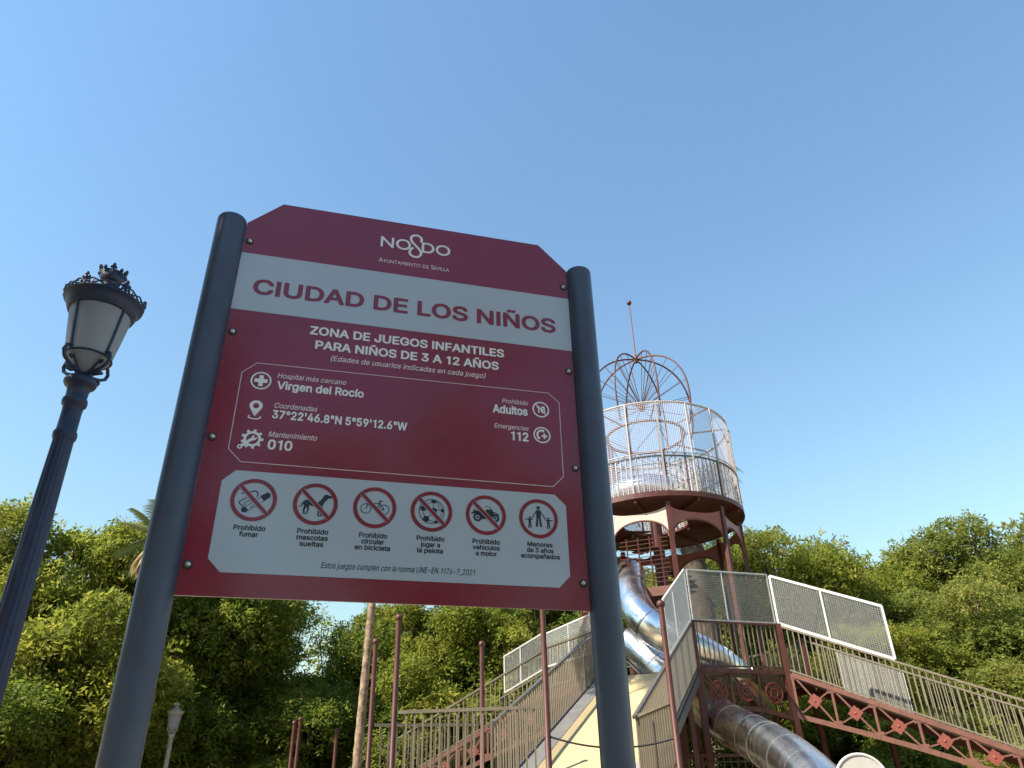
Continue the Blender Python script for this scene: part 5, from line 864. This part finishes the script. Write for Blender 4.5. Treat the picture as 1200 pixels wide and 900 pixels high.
# left-hand ramp
t, A, B, h, v = ramp('access ramp left of the tower, half hidden behind the yellow ramp', 282, 7, 6, 0.50, 6.6)
hr1 = rail_run(t, A + v * 0.06, A + v * 6.6, 1.0, 0.118, 'taupe', None, False)
hr2 = rail_run(t, B + v * 0.06, B + v * 6.6, 1.0, 0.118, 'taupe', None, False)
mesh_panel(t, A + v * 0.05, A + v * 1.12, 0.55, 1.42, fw=0.034, bars=(0.6,), pitch=0.044)
A8 = verts[8]; dd = (A - A8).normalized()
mesh_panel(t, A8 + dd * 0.10, A - dd * 0.05, 0.55, 1.42, 0.55, 1.36, fw=0.034, bars=(0.5,), pitch=0.044)
for q, X in ((2.25, A), (4.9, A), (2.25, B), (4.9, B)):
    p = X + v * q; b = MB(); b.box((p.x, p.y, (p.z - 0.5) / 2), 0.10, 0.10, p.z - 0.5); b.build('leg', M['maroon'], t)
# yellow climbing ramp towards the photographer
az = 202; s = 0.40; Ln = 6.0
h = V3(math.sin(R_(az)), math.cos(R_(az)), 0); v = h - V3(0, 0, s); A, B = verts[0].copy(), verts[8].copy(); mid = (A + B) / 2
t = thing('climbing_ramp', (mid.x + h.x * 3, mid.y + h.y * 3, 0), 'cream yellow sloping ramp with brown side railings in front of the tower', 'ramp')
e = (B - A).normalized()
b = MB(); P = [A + e * 0.32, B - e * 0.32]; Q = [p + v * Ln for p in P]
b.prism([P[0], P[1], Q[1], Q[0]], (0, 0, -0.06)); b.build('yellow_surface', M['yellow'], t)
for X, sg in ((A, 1), (B, -1)):
    b = MB(); P = [X + e * sg * 0.02 + V3(0, 0, 0.01), X + e * sg * 0.318 + V3(0, 0, 0.01)]; Q = [p + v * Ln for p in P]
    b.prism([P[0], P[1], Q[1], Q[0]], (0, 0, -0.09)); b.build('edge_board', M['grey_board'], t)
    b = MB(); b.bar(X - V3(0, 0, 0.17), X + v * Ln - V3(0, 0, 0.17), 0.06, 0.16); b.build('stringer', M['grey_dark'], t)
hr = rail_run(t, A + v * 0.06, A + v * Ln, 1.0, 0.105, 'taupe', 'grey_dark', False, 0.03)
hr = rail_run(t, B + v * 0.06, B + v * Ln, 1.0, 0.105, 'taupe', 'grey_dark', False, 0.03)
mesh_panel(t, A + v * 0.08, A + v * 2.95, 1.05, 2.18, 1.05, 2.05, fw=0.045, bars=(0.62,), pitch=0.036)
mesh_panel(t, A + v * 0.08, A + v * 2.95, 0.06, 0.98, fm='grey_dark', fw=0.02, bars=(), pitch=0.036)
for q in (1.5, 3.2, 5.0):
    for X in (A, B):
        p = X + v * q; b = MB(); b.box((p.x, p.y, (p.z - 0.25) / 2), 0.09, 0.09, p.z - 0.25); b.build('leg', M['maroon'], t)

# ------------------------------------------------------------------ stainless tube slides
def slide(name, pts, r, label, seams):
    P = [Vector(p) for p in smooth3(pts, 8)]
    base = P[len(P) // 2]
    t = thing(name, (base.x, base.y, 0), label, 'tube slide', 'stainless tube slides')
    # flanged segments
    idx = [0] + seams + [len(P) - 1]
    for a, b_ in zip(idx[:-1], idx[1:]):
        b = MB(); b.tube(P[a:b_ + 1], r, 40, caps=False); b.build('tube_section', M['steel'], t)
    L = 0.0
    for i in range(1, len(P) - 1):
        L += (P[i] - P[i - 1]).length
        if L > 0.80 and i not in seams:
            L = 0.0; d = (P[i + 1] - P[i - 1]).normalized()
            b = MB(); b.tube([P[i] - d * 0.004, P[i] + d * 0.004], r + 0.0035, 40); b.build('seam', M['steel_band'], t)
    for i in seams:
        d = (P[min(i + 1, len(P) - 1)] - P[i - 1]).normalized()
        b = MB(); b.tube([P[i] - d * 0.009, P[i] + d * 0.009], r + 0.009, 40); b.build('flange', M['steel_band'], t)
    return t
def smooth3(pts, k):
    P = [Vector(p) for p in pts]; out = []
    for i in range(len(P) - 1):
        p0 = P[max(i - 1, 0)]; p1 = P[i]; p2 = P[i + 1]; p3 = P[min(i + 2, len(P) - 1)]
        for j in range(k):
            t = j / k
            out.append(0.5 * ((2 * p1) + (p2 - p0) * t + (2 * p0 - 5 * p1 + 4 * p2 - p3) * t * t + (3 * p1 - p0 - 3 * p2 + p3) * t ** 3))
    out.append(P[-1]); return out
SL1 = [(2.94, 19.38, 6.7), (2.79, 18.39, 5.86), (2.94, 17.66, 5.14), (3.51, 17.55, 4.69), (4.31, 17.89, 4.36), (5.18, 18.7, 3.95), (5.82, 19.76, 3.43)]
SL2 = [(2.73, 19.11, 4.95), (3.0, 18.66, 4.55), (3.45, 18.28, 3.97), (3.91, 17.98, 3.51), (4.34, 17.36, 2.96), (4.59, 15.95, 2.51), (4.65, 14.26, 2.04), (4.61, 12.8, 1.48), (4.5, 11.77, 0.89)]
slide('tube_slide', SL1, 0.385, 'upper stainless steel tube slide curling out under the arched storey', [17, 34])
slide('tube_slide', SL2, 0.42, 'lower stainless steel tube slide running out beneath the deck truss', [12, 42])

# ------------------------------------------------------------------ foreground platform with ball-topped posts
def ball_post(x, y, h, r, label, mt='maroon', group='ball topped maroon posts'):
    t = thing('ball_post', (x, y, 0), label, 'post', group)
    b = MB(); b.lathe([(r * 1.9, 0), (r * 1.9, 0.02), (r, 0.03), (r, h - r * 0.9)], (x, y, 0), 18); b.build('shaft', M[mt], t)
    b = MB(); b.ball((x, y, h), r * 1.48, 18, 12); b.build('ball_finial', M[mt], t)
    return t
P468 = (-1.61, 10.34); P636 = (0.33, 10.15); P774 = (1.87, 9.93); P441 = (-2.21, 12.0); P565 = (-0.59, 12.44)
ball_post(*P468, 3.8, 0.036, 'tall maroon ball topped post at the left end of the front railing')
ball_post(*P636, 3.92, 0.038, 'maroon post whose top is hidden behind the sign, left of the yellow ramp')
ball_post(*P774, 3.8, 0.038, 'maroon ball topped post right of the sign, before the yellow ramp')
ball_post(*P441, 3.8, 0.036, 'reddish ball topped post just behind and left of the front railing')
ball_post(*P565, 3.8, 0.036, 'ball topped post rising behind the middle of the front railing')
for x, y, z_, l in ((-4.34, 15.61, 3.0, 'thin far rust post, leftmost of the distant row near the trees'), (-4.24, 15.63, 3.06, 'thin far rust post second from left in the distant row'),
                (-3.56, 15.81, 2.86, 'thin far rust post just left of the slender palm trunk'), (-3.09, 15.9, 3.03, 'thin far rust post just right of the slender palm trunk'), (-2.95, 15.93, 2.68, 'short thin rust post close behind the reddish ball topped post')):
    ball_post(x, y, z_, 0.032, l)
PZ = 1.6
t = thing('play_platform', (0, 11.1, 0), 'raised wooden platform below the front railing', 'platform')
for k in range(16):
    b = MB(); y0 = 10.36 + k * 0.145; y1 = y0 + 0.135
    b.add([(-2.1, y0, PZ - 0.04), (1.75, y0 - 0.1, PZ - 0.04), (1.75, y1 - 0.1, PZ - 0.04), (-2.1, y1, PZ - 0.04), (-2.1, y0, PZ), (1.75, y0 - 0.1, PZ), (1.75, y1 - 0.1, PZ), (-2.1, y1, PZ)],
          [(3, 2, 1, 0), (4, 5, 6, 7), (0, 1, 5, 4), (1, 2, 6, 5), (2, 3, 7, 6), (3, 0, 4, 7)]); b.build('plank', M['grey_board'], t)
for x, y in ((-2.0, 10.5), (1.7, 10.3), (-2.0, 12.5), (1.7, 12.3)):
    b = MB(); b.box((x, y, 0.78), 0.12, 0.12, 1.56); b.build('leg', M['maroon'], t)
def fence(label, p, q, h=2.62, z=PZ):
    t = thing('railing', ((p[0] + q[0]) / 2, (p[1] + q[1]) / 2, 0), label, 'railing', 'flat railings of the front platform')
    A = V3(p[0], p[1], z + 0.02); B = V3(q[0], q[1], z + 0.02); d = (B - A).normalized() * 0.05
    rail_run(t, A + d, B - d, h - z - 0.02, 0.112, 'taupe', None, False, 0.07); return t
fence('front brown railing between two tall posts under the sign', P468, P636)
fence('rear brown railing seen through the front one', P441, P565)
fence('side railing running back from the post right of the sign', P774, (1.66, 11.95))
b = MB(); pts = []
for k in range(25):
    q = k / 24; p = lerp(V3(P636[0], P636[1], 2.29), V3(P774[0], P774[1], 2.22), q); p.z -= 0.12 * 4 * q * (1 - q); pts.append(p)
b.tube(pts, 0.013, 6); o = b.build('rope_barrier', M['cable'], None); o['label'] = 'black cable sagging between two maroon posts across the yellow ramp'; o['category'] = 'cable'

# round disc panel low on the right
t = thing('round_panel', (5.1, 13.0, 0), 'round pale grey disc with white rim at the bottom right edge', 'play panel')
c = V3(5.22, 13.0, 1.74); n_ = V3(-0.25, -0.96, -0.05).normalized(); s_ = V3(0, 0, 1).cross(n_).normalized(); u_ = n_.cross(s_)
b = MB(); b.prism([c + (s_ * math.cos(a) + u_ * math.sin(a)) * 0.36 for a in np.linspace(0, 2 * math.pi, 40, endpoint=False)], n_ * -0.03); b.build('disc', M['disc'], t)
b = MB(); b.tube([c + (s_ * math.cos(a) + u_ * math.sin(a)) * 0.375 for a in np.linspace(0, 2 * math.pi, 40, endpoint=False)], 0.022, 8, closed=True); b.build('rim', M['white_paint'], t)
b = MB(); b.box((5.24, 13.07, 0.85), 0.08, 0.08, 1.7); b.build('post', M['maroon'], t)

# rope net below the deck
t = thing('climbing_net', (4.2, 18.0, 0), 'dark rope climbing net under the deck behind the steel slide', 'net')
b = MB(); b.bar((2.9, 17.6, 2.35), (6.6, 18.6, 2.35), 0.06); b.bar((2.9, 17.6, 0), (2.9, 17.6, 2.35), 0.06, up=V3(1, 0, 0)); b.bar((6.6, 18.6, 0), (6.6, 18.6, 2.35), 0.06, up=V3(1, 0, 0)); b.build('net_frame', M['maroon'], t)
b = MB()
for k in range(24): q = k / 23; p = lerp(V3(2.9, 17.6, 0.1), V3(6.6, 18.6, 0.1), q); b.tube([p, p + V3(0, 0, 2.2)], 0.012, 4)
for k in range(14): b.tube([(2.9, 17.6, 0.15 + k * 0.16), (6.6, 18.6, 0.15 + k * 0.16)], 0.012, 4)
o = b.build('rope_mesh', M['net'], t); o['kind'] = 'stuff'

# ------------------------------------------------------------------ trees
def leaf_cloud(rng, lobes, n_spray, leaf, k_leaf=10, twig=0.42, hollow=0.50):
    """pinnate sprays on the outside of many lobes -> verts (N,4,3), tint"""
    L = np.array(lobes, dtype=float)                      # cx cy cz rx ry rz
    area = (L[:, 3] * L[:, 5]); pick = rng.choice(len(L), n_spray, p=area / area.sum())
    d = rng.normal(size=(n_spray, 3)); d /= np.linalg.norm(d, axis=1)[:, None]
    flip = (d[:, 2] < -0.25) & (rng.random(n_spray) < 0.6); d[flip, 2] *= -1
    rad = hollow + (1.05 - hollow) * rng.random(n_spray) ** 0.5
    lump = 1 + 0.20 * np.sin(5.1 * d[:, 0] + pick) * np.sin(4.3 * d[:, 1] + 1.7 * pick) + 0.12 * rng.normal(size=n_spray)
    c = L[pick, :3] + d * L[pick, 3:6] * (rad * lump)[:, None]
    tint_s = np.clip(0.42 + 0.20 * rng.normal(size=n_spray) + 0.14 * np.sin(pick * 2.3), 0, 1)
    tw = d * 0.8 + rng.normal(size=(n_spray, 3)) * 0.55; tw[:, 2] -= 0.25; tw /= np.linalg.norm(tw, axis=1)[:, None]
    nm = d * 0.35 + np.array([0, 0, 0.7]) + rng.normal(size=(n_spray, 3)) * 0.6
    nm -= tw * (nm * tw).sum(1)[:, None]; nm /= np.linalg.norm(nm, axis=1)[:, None] + 1e-9
    sdv = np.cross(nm, tw)
    R = lambda a: np.repeat(a, k_leaf, 0)
    tw, nm, sdv, c, tint = R(tw), R(nm), R(sdv), R(c), R(tint_s)
    N = len(c); j = np.tile(np.arange(k_leaf), n_spray); q = (j / k_leaf)[:, None]; sg = np.where(j % 2, 1.0, -1.0)[:, None]
    c = c + tw * twig * (q - 0.3) + rng.normal(size=(N, 3)) * 0.05 - np.array([0, 0, 1]) * (q ** 2) * twig * 0.3
    ax = tw * 0.55 + sdv * sg * 0.85 + rng.normal(size=(N, 3)) * 0.28; ax[:, 2] -= 0.15
    nrm = nm + rng.normal(size=(N, 3)) * 0.35; ax /= np.linalg.norm(ax, axis=1)[:, None]
    nrm -= ax * (nrm * ax).sum(1)[:, None]; nrm /= np.linalg.norm(nrm, axis=1)[:, None] + 1e-9
    sd = np.cross(nrm, ax); s = leaf * (0.65 + 0.7 * rng.random(N))[:, None]
    v = np.stack([c, c + ax * s * 0.45 + sd * s * 0.20, c + ax * s, c + ax * s * 0.45 - sd * s * 0.20], 1)
    return v, np.clip(tint + 0.08 * rng.normal(size=N), 0, 1)
def leaf_mesh(name, v, tint, m):
    N = len(v); me = bpy.data.meshes.new(name)
    me.vertices.add(N * 4); me.vertices.foreach_set('co', v.astype(np.float32).ravel())
    me.loops.add(N * 4); me.loops.foreach_set('vertex_index', np.arange(N * 4, dtype=np.int32))
    me.polygons.add(N); me.polygons.foreach_set('loop_start', np.arange(0, N * 4, 4, dtype=np.int32))
    a = me.attributes.new('tint', 'FLOAT', 'FACE'); a.data.foreach_set('value', tint.astype(np.float32))
    me.materials.append(m); me.update(); me.validate(); return me
def tree_proto(seed, H, R, z0, nl, n_spray, leaf, m, lobe=(0.9, 1.7), flat_=0.72, spread=0.42, trunk_r=0.2):
    """meshes of a broad-leaved tree, base at the origin: (wood, crown)"""
    rng = np.random.default_rng(seed); rnd = random.Random(seed)
    lobes = []
    zc = (H + z0) / 2; rz = (H - z0) / 2
    tries = 0
    while len(lobes) < nl and tries < 4000:
        tries += 1
        d = rng.normal(size=3); d /= np.linalg.norm(d)
        q = rng.random() ** 0.4
        p = np.array([d[0] * R * q, d[1] * R * q, zc + d[2] * rz * q]); w_ = rnd.uniform(*lobe)
        if p[2] > H - w_ * flat_: p[2] = H - w_ * flat_ * rnd.uniform(0.7, 1.5)
        if any(np.linalg.norm((p - l[:3]) * (1, 1, 1.2)) < 0.62 * w_ for l in lobes): continue
        lobes.append(np.array([*p, w_, w_ * rnd.uniform(0.8, 1.1), w_ * flat_]))
    v, t = leaf_cloud(rng, lobes, n_spray, leaf, 14 if leaf > 0.15 else 11, twig=spread)
    crown = leaf_mesh('crown', v, t, m)
    b = MB()
    lean = V3(rnd.uniform(-.3, .3), rnd.uniform(-.3, .3), 0)
    fork = V3(lean.x, lean.y, z0 * 0.9 + 0.6)
    b.tube([(0, 0, -0.1), (0, 0, 0.2), fork * 0.5 + V3(0, 0, 0.0), fork], [trunk_r * 1.5, trunk_r * 1.15, trunk_r, trunk_r * 0.85], 10)
    for l in lobes[:26]:
        p = V3(*l[:3]); mid = lerp(fork, p, 0.5) + V3(rnd.uniform(-.3, .3), rnd.uniform(-.3, .3), rnd.uniform(-.1, .5))
        r = trunk_r * rnd.uniform(0.22, 0.5)
        b.tube([fork - V3(0, 0, 0.15), lerp(fork, mid, 0.5) + V3(rnd.uniform(-.1, .1), 0, .1), mid, p], [r, r * 0.8, r * 0.55, r * 0.2], 6, caps=False)
        for _ in range(3):
            e = p + V3(rnd.uniform(-1, 1), rnd.uniform(-1, 1), rnd.uniform(-.4, .8)) * l[3] * 0.8
            b.tube([lerp(mid, p, 0.6), lerp(p, e, 0.5), e], [r * 0.3, r * 0.2, r * 0.08], 4, caps=False)
    return b.mesh('trunk', M['bark']), crown
def tree(proto, x, y, label, rot=0.0, s=1.0, sz=None, group=None, name='tree', cat='tree'):
    t = thing(name, (x, y, 0), label, cat, group)
    for me, nm in ((proto[0], 'trunk'), (proto[1], 'crown')):
        o = put(nm, me, t, (x, y, 0), (0, 0, rot), (s, s, sz or s))
        if nm == 'crown': o['kind'] = 'stuff'
    return t
NEAR = [tree_proto(11, 9.6, 3.6, 0.9, 34, 11500, 0.14, M['leaf_mid'], (0.8, 1.5)),
        tree_proto(12, 8.4, 3.4, 0.7, 32, 11500, 0.14, M['leaf_yellow'], (0.7, 1.4)),
        tree_proto(15, 7.6, 3.0, 0.5, 28, 10500, 0.14, M['leaf_mid'], (0.7, 1.2), 0.8)]
FAR = [tree_proto(21, 11.5, 4.4, 2.6, 40, 14500, 0.16, M['leaf_far'], (1.0, 1.9), 0.66, 0.5, 0.26),
       tree_proto(22, 11.0, 4.8, 2.4, 42, 14500, 0.16, M['leaf_yellow'], (0.9, 1.8), 0.62, 0.5, 0.26)]
BUSH = tree_proto(31, 3.2, 2.1, 0.2, 16, 4500, 0.12, M['leaf_yellow'], (0.6, 1.0), 0.8, 0.3, 0.07)
SPARSE = tree_proto(41, 9.5, 3.4, 2.6, 26, 2300, 0.14, M['leaf_yellow'], (0.5, 1.0), 0.7, 0.5, 0.14)
LG = 'trees in the left background'; RG = 'trees in the right background'
# left background
tree(NEAR[0], -14.6, 19.4, 'mid green tree at the far left edge behind the lamp pole', 0.4, 0.90, 0.86, LG)
tree(NEAR[1], -11.3, 18.6, 'tall yellow green tree between the lamp pole and the left sign post', 1.9, 0.92, 0.98, LG)
tree(NEAR[0], -10.2, 22.0, 'darker tree rising behind the left sign post', 3.3, 1.0, 0.95, LG)
tree(NEAR[2], -12.2, 15.2, 'lower dark tree in the bottom left corner', 2.2, 0.90, 0.74, LG)
tree(NEAR[2], -10.9, 17.6, 'lower bushy tree just left of the left sign post', 0.7, 0.80, 0.72, LG)
tree(NEAR[1], -9.2, 24.8, 'yellow green tree above the small grey lamp', 4.4, 0.95, 1.0, LG)
tree(NEAR[0], -4.5, 26.0, 'leafy tree under the left half of the sign', 5.4, 0.70, 0.80, LG)
tree(NEAR[2], -6.4, 23.2, 'dense low tree beside the small grey lamp', 3.9, 0.78, 0.66, LG)
tree(NEAR[1], -2.6, 24.4, 'bright green tree right of the slender palm trunk', 0.9, 0.90, 0.86, LG)
tree(NEAR[2], -3.3, 23.4, 'low leafy tree behind the reddish posts', 5.0, 0.8, 0.62, LG)
tree(NEAR[0], 1.2, 28.0, 'tall dark tree above the front railing', 2.9, 1.0, 1.05, LG)
tree(NEAR[2], -0.6, 26.0, 'dark green tree behind the left ramp', 1.2, 1.0, 1.0, LG)
tree(NEAR[1], 3.6, 30.5, 'tree directly behind the tower', 2.0, 1.0, 1.0, LG)
tree(SPARSE, -6.5, 26.8, 'thin open tree with bare limbs against the sky gap under the sign', 0.6, 0.95, 0.84, LG)
# right background
tree(FAR[1], 9.6, 29.2, 'rounded yellow green tree just right of the tower', 0.5, 0.80, 0.98, RG)
tree(FAR[0], 6.0, 31.5, 'green tree seen through the arches of the tower', 1.5, 0.85, 0.95, RG)
tree(FAR[0], 13.4, 33.0, 'lower dark crowned tree, second right of the tower', 2.6, 0.92, 0.93, RG)
tree(FAR[1], 17.4, 34.5, 'broad tree in the middle of the right hand row', 3.9, 0.92, 1.01, RG)
tree(FAR[0], 20.0, 31.0, 'large tree in the right hand row above the ramp', 5.1, 0.95, 1.0, RG)
tree(FAR[1], 22.8, 27.8, 'tall tree at the right edge of the picture', 0.2, 0.95, 0.97, RG)
tree(FAR[0], 16.2, 27.6, 'dense lower tree behind the descending rail', 4.4, 0.82, 0.70, RG)
tree(FAR[1], 11.8, 26.6, 'low tree behind the steel slide and truss', 1.1, 0.68, 0.60, RG)
tree(FAR[0], 27.0, 31.5, 'tree beyond the right edge row', 2.2, 1.0, 1.08, RG)
tree(BUSH, 11.2, 22.8, 'bright shrub growing up behind the right hand railing', 0.5, 1.0, 1.05, None, 'shrub', 'shrub')
tree(BUSH, 8.3, 22.6, 'shrub below the right ramp near the grey disc', 2.5, 1.0, 0.75, None, 'shrub', 'shrub')
tree(BUSH, 13.4, 20.4, 'green bush under the ramp at the lower right', 3.8, 1.15, 0.72, None, 'shrub', 'shrub')
tree(BUSH, 3.4, 26.0, 'dark bush in the shade under the deck', 1.7, 1.3, 1.1, None, 'shrub', 'shrub')
tree(BUSH, 6.4, 25.0, 'bush seen under the deck behind the rope net', 4.7, 1.3, 1.0, None, 'shrub', 'shrub')
# trees of the same park standing left of and behind the photographer
tree(NEAR[0], -8.0, -2.6, 'park tree shading the sign from the left', 0.3, 1.1, 1.5)
tree(NEAR[1], -11.3, 0.6, 'second park tree shading the street lamp', 2.3, 1.05, 1.62)
tree(NEAR[2], -9.5, -8.0, 'park tree behind the photographer on the left', 2.9, 1.1, 1.5)
tree(NEAR[0], -2.0, -12.0, 'park tree straight behind the photographer', 4.9, 1.2, 1.1)
tree(SPARSE, 6.5, -11.0, 'park tree behind the photographer on the right', 1.3, 1.2, 1.2)


# palms -------------------------------------------------------------------
def palm(x, y, H, lean, r0, r1, label, crown=True, dead=0, frond=2.6, seed=5, nfr=34, bk='palm_bark', dr=0.26):
    rnd = random.Random(seed)
    t = thing('palm_tree', (x, y, 0), label, 'palm tree')
    b = MB(); P = []; Rr = []
    nseg = int(H / 0.16)
    for k in range(nseg + 1):
        q = k / nseg; P.append((x + lean[0] * q ** 1.4, y + lean[1] * q ** 1.4, H * q))
        Rr.append(lerp(r0, r1, q ** 0.6) * (1.0 + (0.07 if k % 2 else -0.05) + rnd.uniform(-.03, .03)))
    b.tube(P, Rr, 14); b.build('trunk', M[bk], t)
    top = V3(x + lean[0], y + lean[1], H)
    if crown:
        for k in range(nfr + dead):
            isd = k >= nfr
            a = rnd.uniform(0, 2 * math.pi); el = rnd.uniform(-0.2, 1.2) if not isd else rnd.uniform(-1.35, -0.75)
            L_ = frond * rnd.uniform(0.8, 1.1) * (0.75 if isd else 1); hd = V3(math.cos(a), math.sin(a), 0)
            pts = []; p = top + hd * 0.12; e = el
            for j in range(9):
                pts.append(p.copy()); p = p + (hd * math.cos(e) + V3(0, 0, math.sin(e))) * (L_ / 8); e -= (dr if not isd else 0.05)
            bb = MB(); bb.tube(pts, [0.022 * (1 - 0.1 * j) for j in range(9)], 4)
            sdv = V3(-hd.y, hd.x, 0)
            fan = L_ * 0.34
            for j in range(2, 27):
                q = j / 26 * 7.9; i = min(7, int(q)); c = lerp(pts[i], pts[i + 1], q - i); tg = (pts[i + 1] - pts[i]).normalized(); ln = fan * (0.55 + 0.6 * math.sin(math.pi * min(1, j / 24))) * rnd.uniform(0.85, 1.1)
                for sg in (-1, 1):
                    d = (sdv * sg * 0.75 + tg * 0.7 + V3(0, 0, -0.25 if not isd else -0.6)).normalized(); wv = tg * 0.022
                    tip = c + d * ln + V3(0, 0, -0.12 * ln)
                    bb.add([c - wv, c + wv, lerp(c, tip, 0.6) + wv * 0.8, tip], [(0, 1, 2, 3)])
            o = bb.build('frond', M['palm_dead' if isd else 'palm_leaf'], t)
            at_ = o.data.attributes.new('tint', 'FLOAT', 'FACE'); at_.data.foreach_set('value', [rnd.uniform(0.1, 0.9)] * len(o.data.polygons))
    return t
palm(-2.98, 14.9, 9.6, (0.25, 0.1), 0.100, 0.058, 'slender leaning palm with mottled trunk, crown hidden by the sign', True, 4, 1.9, 7)
palm(-7.02, 14.71, 6.39, (-0.13, -0.06), 0.20, 0.17, 'fan palm with dead hanging fronds behind the left sign post', True, 40, 1.0, 17, 14, 'palm_bark', 0.12)
palm(-3.54, 25.25, 9.6, (0.0, 0.0), 0.27, 0.25, 'palm with orange brown trunk among the trees under the sign', True, 12, 2.4, 3)
palm(6.35, 25.6, 11.2, (-0.25, 0.1), 0.44, 0.38, 'stout palm behind the tower seen through its cage rail', True, 24, 2.6, 13, 44, 'bark_shaded')
